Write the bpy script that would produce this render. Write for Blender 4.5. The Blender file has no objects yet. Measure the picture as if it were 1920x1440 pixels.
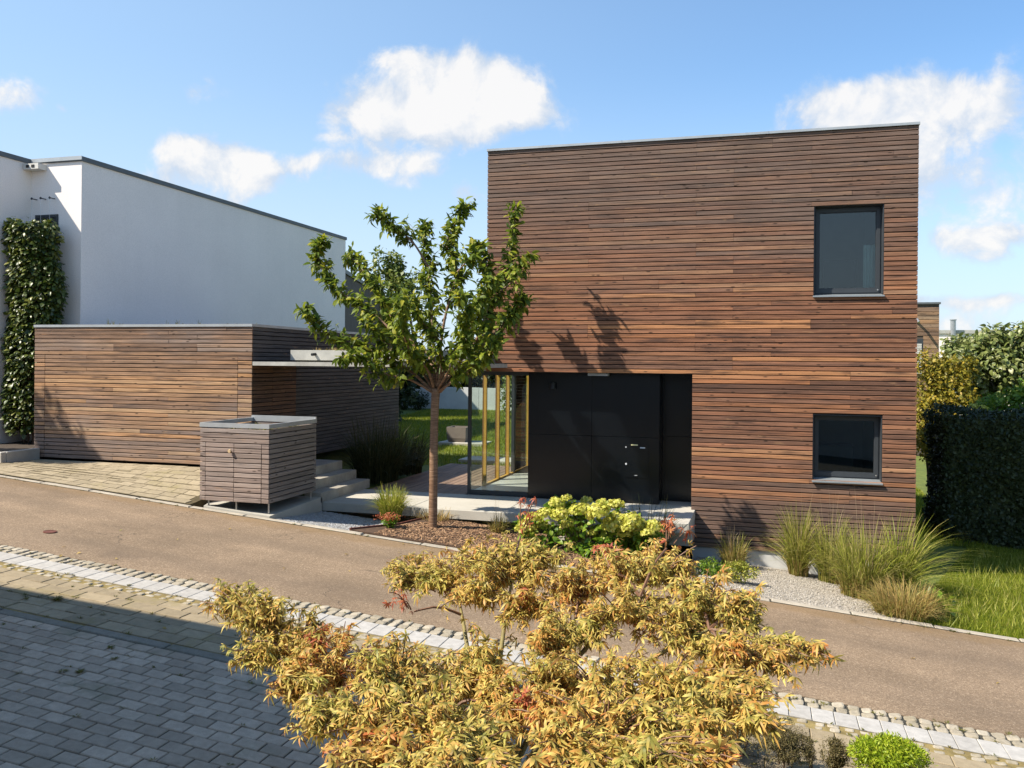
import bpy, math, random
import numpy as np
from mathutils import Matrix, Vector, Euler
random.seed(7)
rng = np.random.default_rng(11)
R = math.radians

# ------------------------------------------------------------------ camera, sky, sun, exposure
SC = bpy.context.scene
COL = SC.collection
FP, HV, ROLL = 1619.0, 680.0, 0.009          # focal length and horizon in pixels of a 1920 wide picture
YAW = math.atan2(470, 1619.0)
SA, CA = math.sin(YAW), math.cos(YAW)
cd = bpy.data.cameras.new('camera')
cam = bpy.data.objects.new('camera', cd)
COL.objects.link(cam)
SC.camera = cam
cd.sensor_width = 36.0
cd.lens = 36.0 * FP / 1920.0
cd.shift_y = -(720.0 - HV) / 1920.0
cd.clip_start = 0.05
cd.clip_end = 3000
cam.matrix_world = (Matrix.Rotation(YAW, 4, 'Z') @ Matrix.Rotation(R(90), 4, 'X') @ Matrix.Rotation(ROLL, 4, 'Z'))

SUN_AZ, SUN_EL = 58.5, 46.8                    # sun stands left of the facade normal, behind the viewer
sx, sy, sz = -math.sin(R(SUN_AZ)) * math.cos(R(SUN_EL)), -math.cos(R(SUN_AZ)) * math.cos(R(SUN_EL)), math.sin(R(SUN_EL))
sl = bpy.data.lights.new('sun', 'SUN')
sl.energy = 5.0
sl.angle = R(0.55)
sl.color = (1.0, 0.915, 0.79)
so = bpy.data.objects.new('sun', sl)
COL.objects.link(so)
so.rotation_euler = Vector((sx, sy, sz)).to_track_quat('Z', 'Y').to_euler()
so.location = (-20, -20, 30)

SC.render.engine = 'CYCLES'
SC.view_settings.view_transform = 'Standard'
SC.view_settings.look = 'None'
SC.view_settings.exposure = 0.82
SC.view_settings.gamma = 1.0
SC.view_settings.use_curve_mapping = False
SC.cycles.use_denoising = True
SC.cycles.max_bounces = 8
SC.cycles.transparent_max_bounces = 16
SC.render.resolution_x, SC.render.resolution_y = 1024, 768


def ray(u, v):
    u0 = u + ROLL * (v - 720)
    v0 = v - ROLL * (u - 960)
    t = (u0 - 960) / FP
    return -SA + t * CA, CA + t * SA, (HV - v0) / FP


def at(u, v, y):
    a, b, w = ray(u, v)
    k = y / b
    return np.array((a * k, y, w * k))


class NT:
    def __init__(s, tree):
        s.t = tree
        s.l = tree.links

    def n(s, typ, _in=None, **kw):
        nd = s.t.nodes.new(typ)
        for k, v in kw.items():
            setattr(nd, k, v)
        for k, v in (_in or {}).items():
            if isinstance(v, bpy.types.NodeSocket):
                s.l.new(v, nd.inputs[k])
            else:
                nd.inputs[k].default_value = v
        return nd

    def m(s, op, a, b=None, c=None, clamp=False):
        i = {0: a}
        if b is not None:
            i[1] = b
        if c is not None:
            i[2] = c
        return s.n('ShaderNodeMath', i, operation=op, use_clamp=clamp).outputs[0]

    def vm(s, op, a, b):
        return s.n('ShaderNodeVectorMath', {0: a, 1: b}, operation=op).outputs[0]

    def mix(s, f, a, b, blend='MIX'):
        nd = s.n('ShaderNodeMix', data_type='RGBA', blend_type=blend)
        for k, v in ((0, f), (6, a), (7, b)):
            if isinstance(v, bpy.types.NodeSocket):
                s.l.new(v, nd.inputs[k])
            elif k == 0:
                nd.inputs[k].default_value = v
            else:
                nd.inputs[k].default_value = (*v, 1) if len(v) == 3 else v
        return nd.outputs[2]

    def noise(s, vec, scale, detail=4, rough=.55, out=0, dist=0.0):
        return s.n('ShaderNodeTexNoise', {'Vector': vec, 'Scale': scale, 'Detail': detail, 'Roughness': rough, 'Distortion': dist}).outputs[out]

    def ss(s, x, lo, hi):
        return s.n('ShaderNodeMapRange', {0: x, 1: lo, 2: hi, 3: 0.0, 4: 1.0}, interpolation_type='SMOOTHSTEP').outputs[0]

    def mr(s, x, lo, hi, a, b):
        return s.n('ShaderNodeMapRange', {0: x, 1: lo, 2: hi, 3: a, 4: b}).outputs[0]

    def ramp(s, f, stops, interp='LINEAR'):
        nd = s.n('ShaderNodeValToRGB', {0: f})
        cr = nd.color_ramp
        cr.interpolation = interp
        while len(cr.elements) < len(stops):
            cr.elements.new(0.5)
        for e, (p, c) in zip(cr.elements, stops):
            e.position = p
            e.color = (*c, 1)
        return nd.outputs[0]


# world: Nishita sky with fair weather cumulus laid into it by direction
W = bpy.data.worlds.new('World')
SC.world = W
W.use_nodes = True
wt = W.node_tree
wt.nodes.clear()
q = NT(wt)
sky = q.n('ShaderNodeTexSky', sky_type='NISHITA', sun_disc=False, sun_elevation=R(SUN_EL), sun_rotation=math.atan2(sx, sy) % (2 * math.pi),
          altitude=200.0, air_density=1.0, dust_density=0.35, ozone_density=2.2)
geo = q.n('ShaderNodeTexCoord').outputs['Generated']
sep = q.n('ShaderNodeSeparateXYZ', {0: geo})
azim = q.m('ARCTAN2', sep.outputs[0], sep.outputs[1])
elev = q.m('ARCSINE', sep.outputs[2])
CLOUDS = [  # u, v, half width, half height, strength (pixels of the picture, turned into directions)
    (790, 100, 55, 26, 1.0), (860, 128, 90, 38, 1.15), (960, 145, 70, 45, 1.1), (840, 208, 190, 42, 1.25), (720, 215, 100, 30, 1.0), (930, 195, 105, 50, 1.2), (1015, 185, 35, 35, .7),
    (640, 255, 70, 12, .45), (382, 170, 52, 24, .95), (25, 178, 55, 26, .8), (130, 208, 18, 8, .5),
    (365, 278, 52, 34, 1.1), (430, 300, 85, 38, 1.1), (520, 322, 62, 28, 1.1), (350, 340, 75, 26, .75), (430, 368, 70, 14, .4),
    (610, 305, 42, 20, .9), (725, 305, 80, 36, 1.1), (815, 298, 30, 16, .6), (895, 365, 42, 22, .85), (850, 422, 60, 14, .5),
    (1550, 165, 45, 34, .85), (1645, 178, 65, 36, .9), (1770, 165, 105, 50, 1.0), (1890, 185, 95, 62, .85), (1600, 225, 85, 24, 1.15), (1690, 235, 60, 26, .9),
    (1742, 275, 46, 54, .9), (1850, 300, 130, 42, .7), (1830, 350, 150, 40, .62), (1885, 412, 70, 18, 1.0), (1790, 450, 110, 34, .55), (1850, 527, 105, 16, 1.0), (1800, 560, 140, 28, .62), (1880, 590, 150, 22, .6),
]
CL = []
for u, v, a, b, s in CLOUDS:
    x, y, z = ray(u - 28, v + (24 if u > 1500 else 4))
    ln = math.sqrt(x * x + y * y + z * z)
    CL.append((math.atan2(x, y), math.asin(z / ln), a / FP * y, b / FP, s))
rc = random.Random(5)
for k in range(14):                              # the same kind of clouds go on all round
    a0 = rc.uniform(0.55, 2 * math.pi - 0.95)
    e0 = rc.uniform(0.10, 0.75)
    w0 = rc.uniform(.08, .2)
    CL.append((math.atan2(math.sin(a0), math.cos(a0)), e0, w0, w0 * rc.uniform(.22, .4), rc.uniform(.8, 1.2)))
wob = q.n('ShaderNodeTexNoise', {'Vector': geo, 'Scale': 11.0, 'Detail': 6.0, 'Roughness': .55}).outputs['Color']
wsep = q.n('ShaderNodeSeparateXYZ', {0: wob})
azw = q.m('MULTIPLY_ADD', q.m('SUBTRACT', wsep.outputs[0], .5), .075, azim)
elw = q.m('MULTIPLY_ADD', q.m('SUBTRACT', wsep.outputs[1], .5), .042, elev)
tot = None
low = None
for a0, e0, ra, rb, s in CL:
    dx = q.m('MULTIPLY', q.m('SUBTRACT', azw, a0), 1 / ra)
    dy = q.m('MULTIPLY', q.m('SUBTRACT', elw, e0), 1 / rb)
    d2 = q.m('MULTIPLY_ADD', dx, dx, q.m('MULTIPLY', dy, dy))
    g = q.m('MULTIPLY', q.m('EXPONENT', q.m('MULTIPLY', d2, -0.9)), s)
    tot = g if tot is None else q.m('ADD', tot, g)
fine = q.noise(geo, 15.0, 10, .60, dist=.25)
gsh = q.vm('ADD', geo, (-.012, -.008, .020))
fsh = q.noise(gsh, 15.0, 6, .60, dist=.25)
field = q.m('ADD', q.m('MULTIPLY', tot, .60), q.m('MULTIPLY', q.m('SUBTRACT', fine, .5), 2.05))
dens = q.ss(field, .17, .68)
gate = q.ss(tot, .10, .30)
dens = q.m('MULTIPLY', dens, gate)
relief = q.m('MULTIPLY', q.m('SUBTRACT', fine, fsh), 3.4)
core = q.m('ADD', q.ss(field, .15, 1.15), relief, clamp=True)
ccol = q.mix(core, (.70, .79, .92), (1.06, 1.04, 1.02))
haze = q.ss(elev, .34, -.02)
sep2 = q.n('ShaderNodeVectorMath', {0: geo, 1: (sx / math.hypot(sx, sy), sy / math.hypot(sx, sy), 0.0)}, operation='DOT_PRODUCT').outputs[1]
fwd = q.m('MULTIPLY', q.ss(sep2, -1.0, .45), q.ss(elev, 1.3, .2))
skyb = q.mix(1.0, sky.outputs[0], (.74, .95, 1.07), 'MULTIPLY')
skyc = q.mix(q.m('MULTIPLY', fwd, .56), skyb, (2.85, 3.80, 4.75))
skyc = q.mix(q.m('MULTIPLY', haze, .88), skyc, (3.5, 4.1, 4.75))
bg1 = q.n('ShaderNodeBackground', {0: skyc, 1: 0.118})
bg2 = q.n('ShaderNodeBackground', {0: ccol, 1: 0.53})
mx = q.n('ShaderNodeMixShader', {0: q.m('MULTIPLY', dens, .93), 1: bg1.outputs[0], 2: bg2.outputs[0]})
wo = q.n('ShaderNodeOutputWorld', {0: mx.outputs[0]})


# ------------------------------------------------------------------ materials
def newmat(name):
    m = bpy.data.materials.new(name)
    m.use_nodes = True
    m.node_tree.nodes.clear()
    return m, NT(m.node_tree)


def finish(m, k, col, rough=.8, bump=None, bstr=.3, bdist=.01, metallic=0.0, spec=.5, trans=0.0):
    p = k.n('ShaderNodeBsdfPrincipled', {'Roughness': rough, 'Metallic': metallic, 'Specular IOR Level': spec})
    if isinstance(col, bpy.types.NodeSocket):
        k.l.new(col, p.inputs['Base Color'])
    else:
        p.inputs['Base Color'].default_value = (*col, 1)
    if bump is not None:
        b = k.n('ShaderNodeBump', {'Height': bump, 'Strength': bstr, 'Distance': bdist})
        k.l.new(b.outputs[0], p.inputs['Normal'])
    out = p.outputs[0]
    if trans > 0:
        tr = k.n('ShaderNodeBsdfTranslucent')
        if isinstance(col, bpy.types.NodeSocket):
            k.l.new(col, tr.inputs[0])
        else:
            tr.inputs[0].default_value = (*col, 1)
        out = k.n('ShaderNodeMixShader', {0: trans, 1: out, 2: tr.outputs[0]}).outputs[0]
    k.n('ShaderNodeOutputMaterial', {0: out})
    return m


def plain(name, col, rough=.7, var=.12, scale=6.0, bump=.0, metallic=0.0, spec=.4, fine=0.0, fscale=120.0):
    m, k = newmat(name)
    pos = k.n('ShaderNodeNewGeometry').outputs['Position']
    n1 = k.noise(pos, scale, 5, .6)
    v = k.mr(n1, .3, .7, 1 - var, 1 + var)
    if fine:
        v = k.m('MULTIPLY', v, k.mr(k.noise(pos, fscale, 3, .6), .3, .7, 1 - fine, 1 + fine))
    vc = k.n('ShaderNodeCombineXYZ', {0: v, 1: v, 2: v}).outputs[0]
    c = k.mix(1.0, col, vc, 'MULTIPLY')
    return finish(m, k, c, rough, k.noise(pos, fscale, 4, .6) if bump else None, bump, .004, metallic, spec)


def wood(name, axis, stops, dark, grey, zlev, grey_amt=1.0, grain=1.0, knots=True):
    """horizontal larch boards; zlev = list of (z, greyness)"""
    m, k = newmat(name)
    pos = k.n('ShaderNodeNewGeometry').outputs['Position']
    oi = k.n('ShaderNodeObjectInfo').outputs['Random']
    isl = k.n('ShaderNodeNewGeometry').outputs['Random Per Island']
    rnd = k.m('FRACT', k.m('ADD', oi, k.m('MULTIPLY', isl, 3.7)))
    off = k.n('ShaderNodeCombineXYZ', {0: k.m('MULTIPLY', rnd, 91.0), 1: k.m('MULTIPLY', rnd, 57.0), 2: k.m('MULTIPLY', rnd, 33.0)}).outputs[0]
    p2 = k.vm('ADD', pos, off)
    s1 = (1.6, 60.0, 60.0) if axis == 'x' else (60.0, 1.6, 60.0)
    s2 = (1.25, 13.0, 13.0) if axis == 'x' else (13.0, 1.25, 13.0)
    s3 = (5.0, 26.0, 26.0) if axis == 'x' else (26.0, 5.0, 26.0)
    mean = tuple(sum(c_[i] for _, c_ in stops) / len(stops) for i in range(3))
    base = k.mix(.08, k.ramp(rnd, stops), mean)
    g1 = k.noise(k.vm('MULTIPLY', p2, s1), 1.0, 5, .65)
    g2 = k.noise(k.vm('MULTIPLY', p2, s2), 1.0, 5, .6)
    g3 = k.noise(k.vm('MULTIPLY', p2, s3), 1.0, 3, .5)
    v = k.mr(g1, .30, .70, 1 - .50 * grain, 1 + .50 * grain)
    vc = k.n('ShaderNodeCombineXYZ', {0: v, 1: v, 2: v}).outputs[0]
    c = k.mix(1.0, base, vc, 'MULTIPLY')
    blot = k.ss(g2, .50, .70)
    bleach = k.ss(g2, .44, .26)
    c = k.mix(k.m('MULTIPLY', bleach, .40), c, (min(1, 2.0 * mean[0]), 1.72 * mean[1], 1.45 * mean[2]))
    c = k.mix(k.m('MULTIPLY', blot, .72), c, dark)
    z = k.n('ShaderNodeSeparateXYZ', {0: pos}).outputs[2]
    big = k.noise(k.vm('MULTIPLY', pos, (.6, .6, .9)), 1.0, 4, .6)
    zz = k.m('ADD', z, k.m('MULTIPLY', k.m('SUBTRACT', big, .5), 2.0))
    zz = k.m('ADD', zz, k.m('MULTIPLY', k.m('SUBTRACT', rnd, .5), .9))
    lo, hi = zlev[0][0], zlev[-1][0]
    gf = k.ramp(k.mr(zz, lo, hi, 0, 1), [((a - lo) / (hi - lo), (b, b, b)) for a, b in zlev])
    gm = k.m('MULTIPLY', gf, k.mr(g2, .35, .6, 1.0, .72))
    gv = k.mix(1.0, grey, vc, 'MULTIPLY')
    c = k.mix(k.m('MULTIPLY', gm, grey_amt), c, gv)
    if knots:
        kn = k.n('ShaderNodeTexVoronoi', {'Vector': k.vm('MULTIPLY', p2, (3.4, 3.4, 12.0) if axis == 'x' else (3.4, 3.4, 12.0)), 'Scale': 1.0}, feature='F1')
        kd = k.ss(kn.outputs['Distance'], .17, .07)
        c = k.mix(k.m('MULTIPLY', kd, .8), c, (.028, .017, .011))
    c = k.mix(k.m('MULTIPLY', k.ss(g3, .62, .74), .35), c, (.36, .21, .105))
    return finish(m, k, c, .72, g1, .35, .004, spec=.25)


BR = [(0, (.115, .058, .038)), (.14, (.175, .082, .048)), (.30, (.250, .108, .056)), (.46, (.195, .094, .058)), (.60, (.330, .140, .062)), (.72, (.150, .084, .058)), (.84, (.270, .125, .072)), (.93, (.42, .195, .085)), (1.0, (.36, .20, .115))]
TAN = [(0, (.165, .100, .066)), (.2, (.27, .155, .086)), (.42, (.35, .205, .110)), (.6, (.245, .152, .10)), (.76, (.45, .24, .105)), (.9, (.42, .28, .165)), (1, (.29, .185, .12))]
M = {}
M['house_wood'] = wood('house_wood', 'x', BR, (.055, .033, .026), (.125, .095, .079), [(-3.2, 1.0), (-2.5, .8), (-1.8, .18), (-.5, .03), (1.2, .06), (2.0, .45), (2.8, .85), (4.0, .95)], .95)
M['house_side_wood'] = wood('house_side_wood', 'y', BR, (.055, .033, .026), (.105, .082, .071), [(-3.2, 1.0), (-2.0, .3), (1.4, .15), (4.0, .9)], .9)
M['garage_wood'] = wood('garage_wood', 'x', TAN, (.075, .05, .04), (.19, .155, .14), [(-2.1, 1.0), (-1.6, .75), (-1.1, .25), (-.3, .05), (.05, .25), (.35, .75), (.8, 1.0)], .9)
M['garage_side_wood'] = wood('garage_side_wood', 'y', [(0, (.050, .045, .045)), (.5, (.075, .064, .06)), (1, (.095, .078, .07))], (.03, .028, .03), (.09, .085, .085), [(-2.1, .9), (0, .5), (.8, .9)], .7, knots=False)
M['garage_bounce_wood'] = wood('garage_bounce_wood', 'y', [(0, (.09, .048, .032)), (.5, (.135, .070, .042)), (1, (.175, .088, .048))], (.05, .03, .025), (.10, .08, .07), [(-2.1, .4), (0, .0), (.8, .6)], .7)  # side boards below the canopy, painted browner for light bounced there
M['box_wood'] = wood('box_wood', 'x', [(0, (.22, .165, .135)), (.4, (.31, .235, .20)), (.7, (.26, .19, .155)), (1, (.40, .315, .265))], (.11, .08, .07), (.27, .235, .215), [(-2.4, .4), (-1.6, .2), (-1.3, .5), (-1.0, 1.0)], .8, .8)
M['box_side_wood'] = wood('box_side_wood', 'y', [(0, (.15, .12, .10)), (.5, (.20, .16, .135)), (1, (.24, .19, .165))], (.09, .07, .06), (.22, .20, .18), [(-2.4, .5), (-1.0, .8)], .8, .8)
M['deck_wood'] = wood('deck_wood', 'y', [(0, (.15, .095, .065)), (.5, (.21, .135, .09)), (1, (.27, .18, .12))], (.09, .06, .045), (.2, .16, .13), [(-3, .5), (-2, .5)], .5, .7, knots=False)
M['far_wood'] = wood('far_wood', 'x', TAN, (.05, .035, .028), (.12, .10, .085), [(-3, .3), (1, .4), (3, .7)], .6)
M['brown_cladding'] = plain('brown_cladding', (.085, .066, .052), .8, .25, 3.0)
M['backing'] = plain('backing', (.010, .009, .009), .9, .1)
M['fascia'] = plain('fascia', (.40, .395, .36), .5, .18, 5.0, fine=.08)
M['zinc'] = plain('zinc', (.40, .42, .43), .42, .10, 4.0, metallic=.35)
M['dark_metal'] = plain('dark_metal', (.045, .052, .060), .4, .1, 5.0)
M['wall_cap'] = plain('wall_cap', (.10, .11, .115), .5, .1, 5.0)
M['window_frame'] = plain('window_frame', (.040, .046, .052), .45, .08)
M['sill'] = plain('sill', (.30, .33, .345), .38, .08, 6, metallic=.4)
M['steel'] = plain('steel', (.45, .45, .44), .35, .1, 8, metallic=.7)
M['black_trim'] = plain('black_trim', (.012, .013, .015), .5, .1)
M['brass'] = plain('brass', (.55, .40, .23), .5, .1)
M['label_yellow'] = plain('label_yellow', (.72, .66, .36), .5, .05)
M['label_white'] = plain('label_white', (.6, .62, .62), .5, .05)
M['frame_yellow'] = plain('frame_yellow', (.52, .29, .055), .5, .12, 7)
M['frame_brown'] = plain('frame_brown', (.16, .085, .03), .5, .12, 7)
M['interior_white'] = plain('interior_white', (.46, .50, .50), .9, .04)
M['interior_floor'] = plain('interior_floor', (.42, .41, .38), .45, .06)
M['interior_dark'] = plain('interior_dark', (.03, .032, .034), .6, .1)
M['curtain'] = plain('curtain', (.62, .68, .62), .9, .06)
M['concrete'] = plain('concrete', (.40, .375, .325), .85, .16, 2.2, .25, fine=.10, fscale=60)
M['concrete_pale'] = plain('concrete_pale', (.44, .415, .355), .85, .10, 1.6, .2, fine=.07, fscale=70)
M['concrete_step'] = plain('concrete_step', (.34, .315, .265), .85, .2, 3.0, .25, fine=.12, fscale=60)
M['plinth'] = plain('plinth', (.52, .52, .50), .85, .1, 3)
M['kerb'] = plain('kerb', (.38, .335, .265), .9, .18, 3.5, .3, fine=.14, fscale=90)
M['garden_wall'] = plain('garden_wall', (.55, .56, .55), .9, .12, 1.5)
M['pot'] = plain('pot', (.17, .145, .12), .8, .1, 5)
M['soil'] = plain('soil', (.055, .040, .028), .95, .4, 14, .5, fine=.3, fscale=60)
M['mulch_base'] = plain('mulch_base', (.085, .050, .030), .95, .4, 18, .6, fine=.4, fscale=90)
M['bark'] = plain('bark', (.13, .085, .062), .85, .3, 10, .4)
M['twig'] = plain('twig', (.145, .090, .062), .8, .25, 12)
M['maple_bark'] = plain('maple_bark', (.21, .17, .06), .7, .25, 12)
M['pale_bark'] = plain('pale_bark', (.36, .31, .25), .8, .2, 8)
M['rust'] = plain('rust', (.13, .045, .030), .8, .3, 20)
M['paver_joint'] = plain('paver_joint', (.050, .046, .034), .95, .35, 9, .4, fine=.3)
M['brown_joint'] = plain('brown_joint', (.22, .165, .06), .95, .35, 6, .4, fine=.3)
M['drive_joint'] = plain('drive_joint', (.085, .066, .032), .95, .3, 9, .4, fine=.3)
M['gravel_base'] = plain('gravel_base', (.36, .33, .28), .95, .25, 9, .5, fine=.35, fscale=70)
M['white_box'] = plain('white_box', (.62, .60, .55), .7, .06)
M['roof_gravel'] = plain('roof_gravel', (.16, .15, .11), .95, .3, 6)


def stucco(name, col, var=.03):
    m, k = newmat(name)
    pos = k.n('ShaderNodeNewGeometry').outputs['Position']
    a = k.noise(pos, .8, 4, .5)
    f = k.noise(pos, 45, 4, .7)
    streak = k.noise(k.vm('MULTIPLY', pos, (3.0, 3.0, .18)), 1.0, 4, .6)
    v = k.m('MULTIPLY', k.mr(a, .3, .7, 1 - var, 1 + var), k.mr(f, .3, .7, .90, 1.10))
    v = k.m('MULTIPLY', v, k.mr(streak, .45, .8, 1.0, .975))
    vc = k.n('ShaderNodeCombineXYZ', {0: v, 1: v, 2: v}).outputs[0]
    return finish(m, k, k.mix(1.0, col, vc, 'MULTIPLY'), .9, f, .35, .006)


M['stucco'] = stucco('stucco', (.88, .80, .745))
M['neighbour_stucco'] = stucco('neighbour_stucco', (.55, .52, .47))


def panel_mat():
    m, k = newmat('facade_panel')
    pos = k.n('ShaderNodeNewGeometry').outputs['Position']
    oi = k.n('ShaderNodeObjectInfo').outputs['Random']
    f = k.noise(pos, 160, 3, .6)
    b = k.noise(pos, 1.3, 3, .5)
    v = k.m('MULTIPLY', k.mr(f, .3, .7, .85, 1.15), k.m('MULTIPLY', k.mr(b, .3, .7, .92, 1.08), k.mr(oi, 0, 1, .92, 1.08)))
    vc = k.n('ShaderNodeCombineXYZ', {0: v, 1: v, 2: v}).outputs[0]
    return finish(m, k, k.mix(1.0, (.0022, .0036, .0054), vc, 'MULTIPLY'), .26, f, .03, .002, spec=.55)


M['panel'] = panel_mat()


def glass(name, tint, extra=1.0):
    m, k = newmat(name)
    fr = k.n('ShaderNodeFresnel', {'IOR': 1.5}).outputs[0]
    t = k.n('ShaderNodeBsdfTransparent', {0: (*tint, 1)})
    g = k.n('ShaderNodeBsdfGlossy', {0: (1, 1, 1, 1), 'Roughness': 0.0})
    mxx = k.n('ShaderNodeMixShader', {0: k.m('MULTIPLY', fr, extra, clamp=True), 1: t.outputs[0], 2: g.outputs[0]})
    k.n('ShaderNodeOutputMaterial', {0: mxx.outputs[0]})
    return m


M['glass'] = glass('glass', (.84, .90, .86), 1.0)
M['window_glass'] = glass('window_glass', (.72, .80, .80), 1.25)


def paving(name, c1, c2, moss, mossamt, fine=.14, fs=160):
    m, k = newmat(name)
    pos = k.n('ShaderNodeNewGeometry').outputs['Position']
    oi = k.n('ShaderNodeObjectInfo').outputs['Random']
    isl = k.n('ShaderNodeNewGeometry').outputs['Random Per Island']
    rnd = k.m('FRACT', k.m('ADD', oi, k.m('MULTIPLY', isl, 5.3)))
    c = k.mix(rnd, c1, c2)
    f = k.noise(pos, fs, 3, .65)
    f2 = k.noise(pos, 14, 5, .6)
    v = k.m('MULTIPLY', k.mr(f, .3, .7, 1 - fine, 1 + fine), k.mr(f2, .3, .7, .86, 1.14))
    vc = k.n('ShaderNodeCombineXYZ', {0: v, 1: v, 2: v}).outputs[0]
    c = k.mix(1.0, c, vc, 'MULTIPLY')
    b = k.ss(k.noise(pos, 1.7, 7, .7), .52, .70)
    c = k.mix(k.m('MULTIPLY', b, mossamt), c, moss)
    return finish(m, k, c, .85, f, .3, .003, spec=.3)


M['grey_paver'] = paving('grey_paver', (.30, .238, .172), (.45, .358, .265), (.20, .18, .11), .7)
M['brown_paver'] = paving('brown_paver', (.235, .188, .118), (.325, .260, .165), (.22, .18, .06), .6)
M['drive_paver'] = paving('drive_paver', (.27, .222, .145), (.345, .285, .19), (.24, .20, .085), .5)
M['cobble'] = paving('cobble', (.29, .25, .18), (.41, .36, .275), (.20, .165, .085), .55, .16, 80)
M['white_slab'] = paving('white_slab', (.375, .355, .32), (.43, .41, .375), (.5, .48, .42), .2, .06)
M['edge_stone'] = paving('edge_stone', (.17, .155, .12), (.22, .20, .16), (.10, .10, .05), .6, .2, 90)
M['gravel'] = paving('gravel', (.30, .265, .21), (.54, .49, .42), (.34, .31, .25), .3, .12)
M['gravel_grey'] = paving('gravel_grey', (.30, .30, .30), (.50, .50, .49), (.3, .3, .3), .2, .12)
M['chip'] = paving('chip', (.13, .065, .034), (.40, .25, .14), (.09, .05, .028), .35, .2)


def asphalt():
    m, k = newmat('asphalt')
    pos = k.n('ShaderNodeNewGeometry').outputs['Position']
    v1 = k.n('ShaderNodeTexVoronoi', {'Vector': pos, 'Scale': 70.0}, feature='F1')
    agg = k.n('ShaderNodeSeparateColor', {0: v1.outputs['Color']}).outputs[0]
    v2 = k.n('ShaderNodeTexVoronoi', {'Vector': pos, 'Scale': 170.0}, feature='F1')
    agg2 = k.n('ShaderNodeSeparateColor', {0: v2.outputs['Color']}).outputs[1]
    c = k.ramp(agg, [(0, (.118, .080, .050)), (.45, (.200, .138, .085)), (.75, (.262, .185, .115)), (.93, (.36, .262, .168)), (1.0, (.52, .41, .28))])
    c = k.mix(.3, c, (.235, .172, .115))
    c = k.mix(.42, c, k.ramp(agg2, [(0, (.125, .086, .052)), (.6, (.24, .168, .103)), (1.0, (.46, .35, .235))]))
    big = k.noise(pos, .7, 5, .6)
    v = k.mr(big, .3, .7, .80, 1.2)
    st = k.noise(k.vm('MULTIPLY', pos, (.35, 1.6, 1.0)), 1.0, 5, .65)
    v = k.m('MULTIPLY', v, k.mr(st, .35, .65, .88, 1.10))
    vc = k.n('ShaderNodeCombineXYZ', {0: v, 1: v, 2: v}).outputs[0]
    c = k.mix(1.0, c, vc, 'MULTIPLY')
    y = k.n('ShaderNodeSeparateXYZ', {0: pos}).outputs[1]
    edge = k.m('ADD', y, k.m('MULTIPLY', k.m('SUBTRACT', k.noise(pos, 2.2, 5, .65), .5), 1.1))
    trk = k.m('ADD', k.m('SINE', k.m('MULTIPLY', k.m('ADD', y, k.m('MULTIPLY', st, .35)), 4.2)), 0.0)
    c = k.mix(k.m('MULTIPLY', k.ss(trk, .1, 1.0), .16), c, (.12, .09, .065))
    spot = k.ss(k.noise(pos, 1.15, 6, .7), .60, .70)
    c = k.mix(k.m('MULTIPLY', spot, .30), c, (.10, .072, .05))
    vcr = k.n('ShaderNodeTexVoronoi', {'Vector': k.vm('ADD', pos, k.n('ShaderNodeTexNoise', {'Vector': pos, 'Scale': 2.0, 'Detail': 5.0}).outputs['Color']), 'Scale': .42}, feature='DISTANCE_TO_EDGE').outputs['Distance']
    crk = k.m('MULTIPLY', k.ss(vcr, .0055, .0015), k.ss(k.noise(pos, .5, 2, .5), .50, .60))
    c = k.mix(k.m('MULTIPLY', crk, .7), c, (.05, .038, .028))
    dirt = k.m('MULTIPLY', k.ss(edge, 11.35, 11.75), .55)
    c = k.mix(dirt, c, (.205, .130, .058))
    return finish(m, k, c, .82, agg, .55, .004, spec=.35)


M['asphalt'] = asphalt()


def leafmat(name, stops, trans=.35, rough=.5, spec=.35, tint=False, tips=None):
    m, k = newmat(name)
    oi = k.n('ShaderNodeObjectInfo').outputs['Random']
    isl = k.n('ShaderNodeNewGeometry').outputs['Random Per Island']
    rnd = k.m('FRACT', k.m('ADD', oi, k.m('MULTIPLY', isl, 1.0)))
    c = k.ramp(rnd, stops)
    if tint:
        at_ = k.n('ShaderNodeAttribute', attribute_name='tint').outputs['Fac']
        pos = k.n('ShaderNodeNewGeometry').outputs['Position']
        pn = k.m('MULTIPLY', k.m('SUBTRACT', k.noise(pos, 1.9, 3, .5), .5), 1.15)
        hue = k.m('ADD', k.m('MULTIPLY', k.m('FRACT', k.m('MULTIPLY', rnd, 7.3)), .6), k.m('ADD', .22, pn), clamp=True)
        c2 = k.ramp(hue, tips)
        c = k.ramp(k.m('ADD', k.m('MULTIPLY', rnd, .6), k.m('ADD', .2, pn), clamp=True), stops)
        c = k.mix(at_, c, c2)
    return finish(m, k, c, rough, spec=spec, trans=trans)


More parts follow.
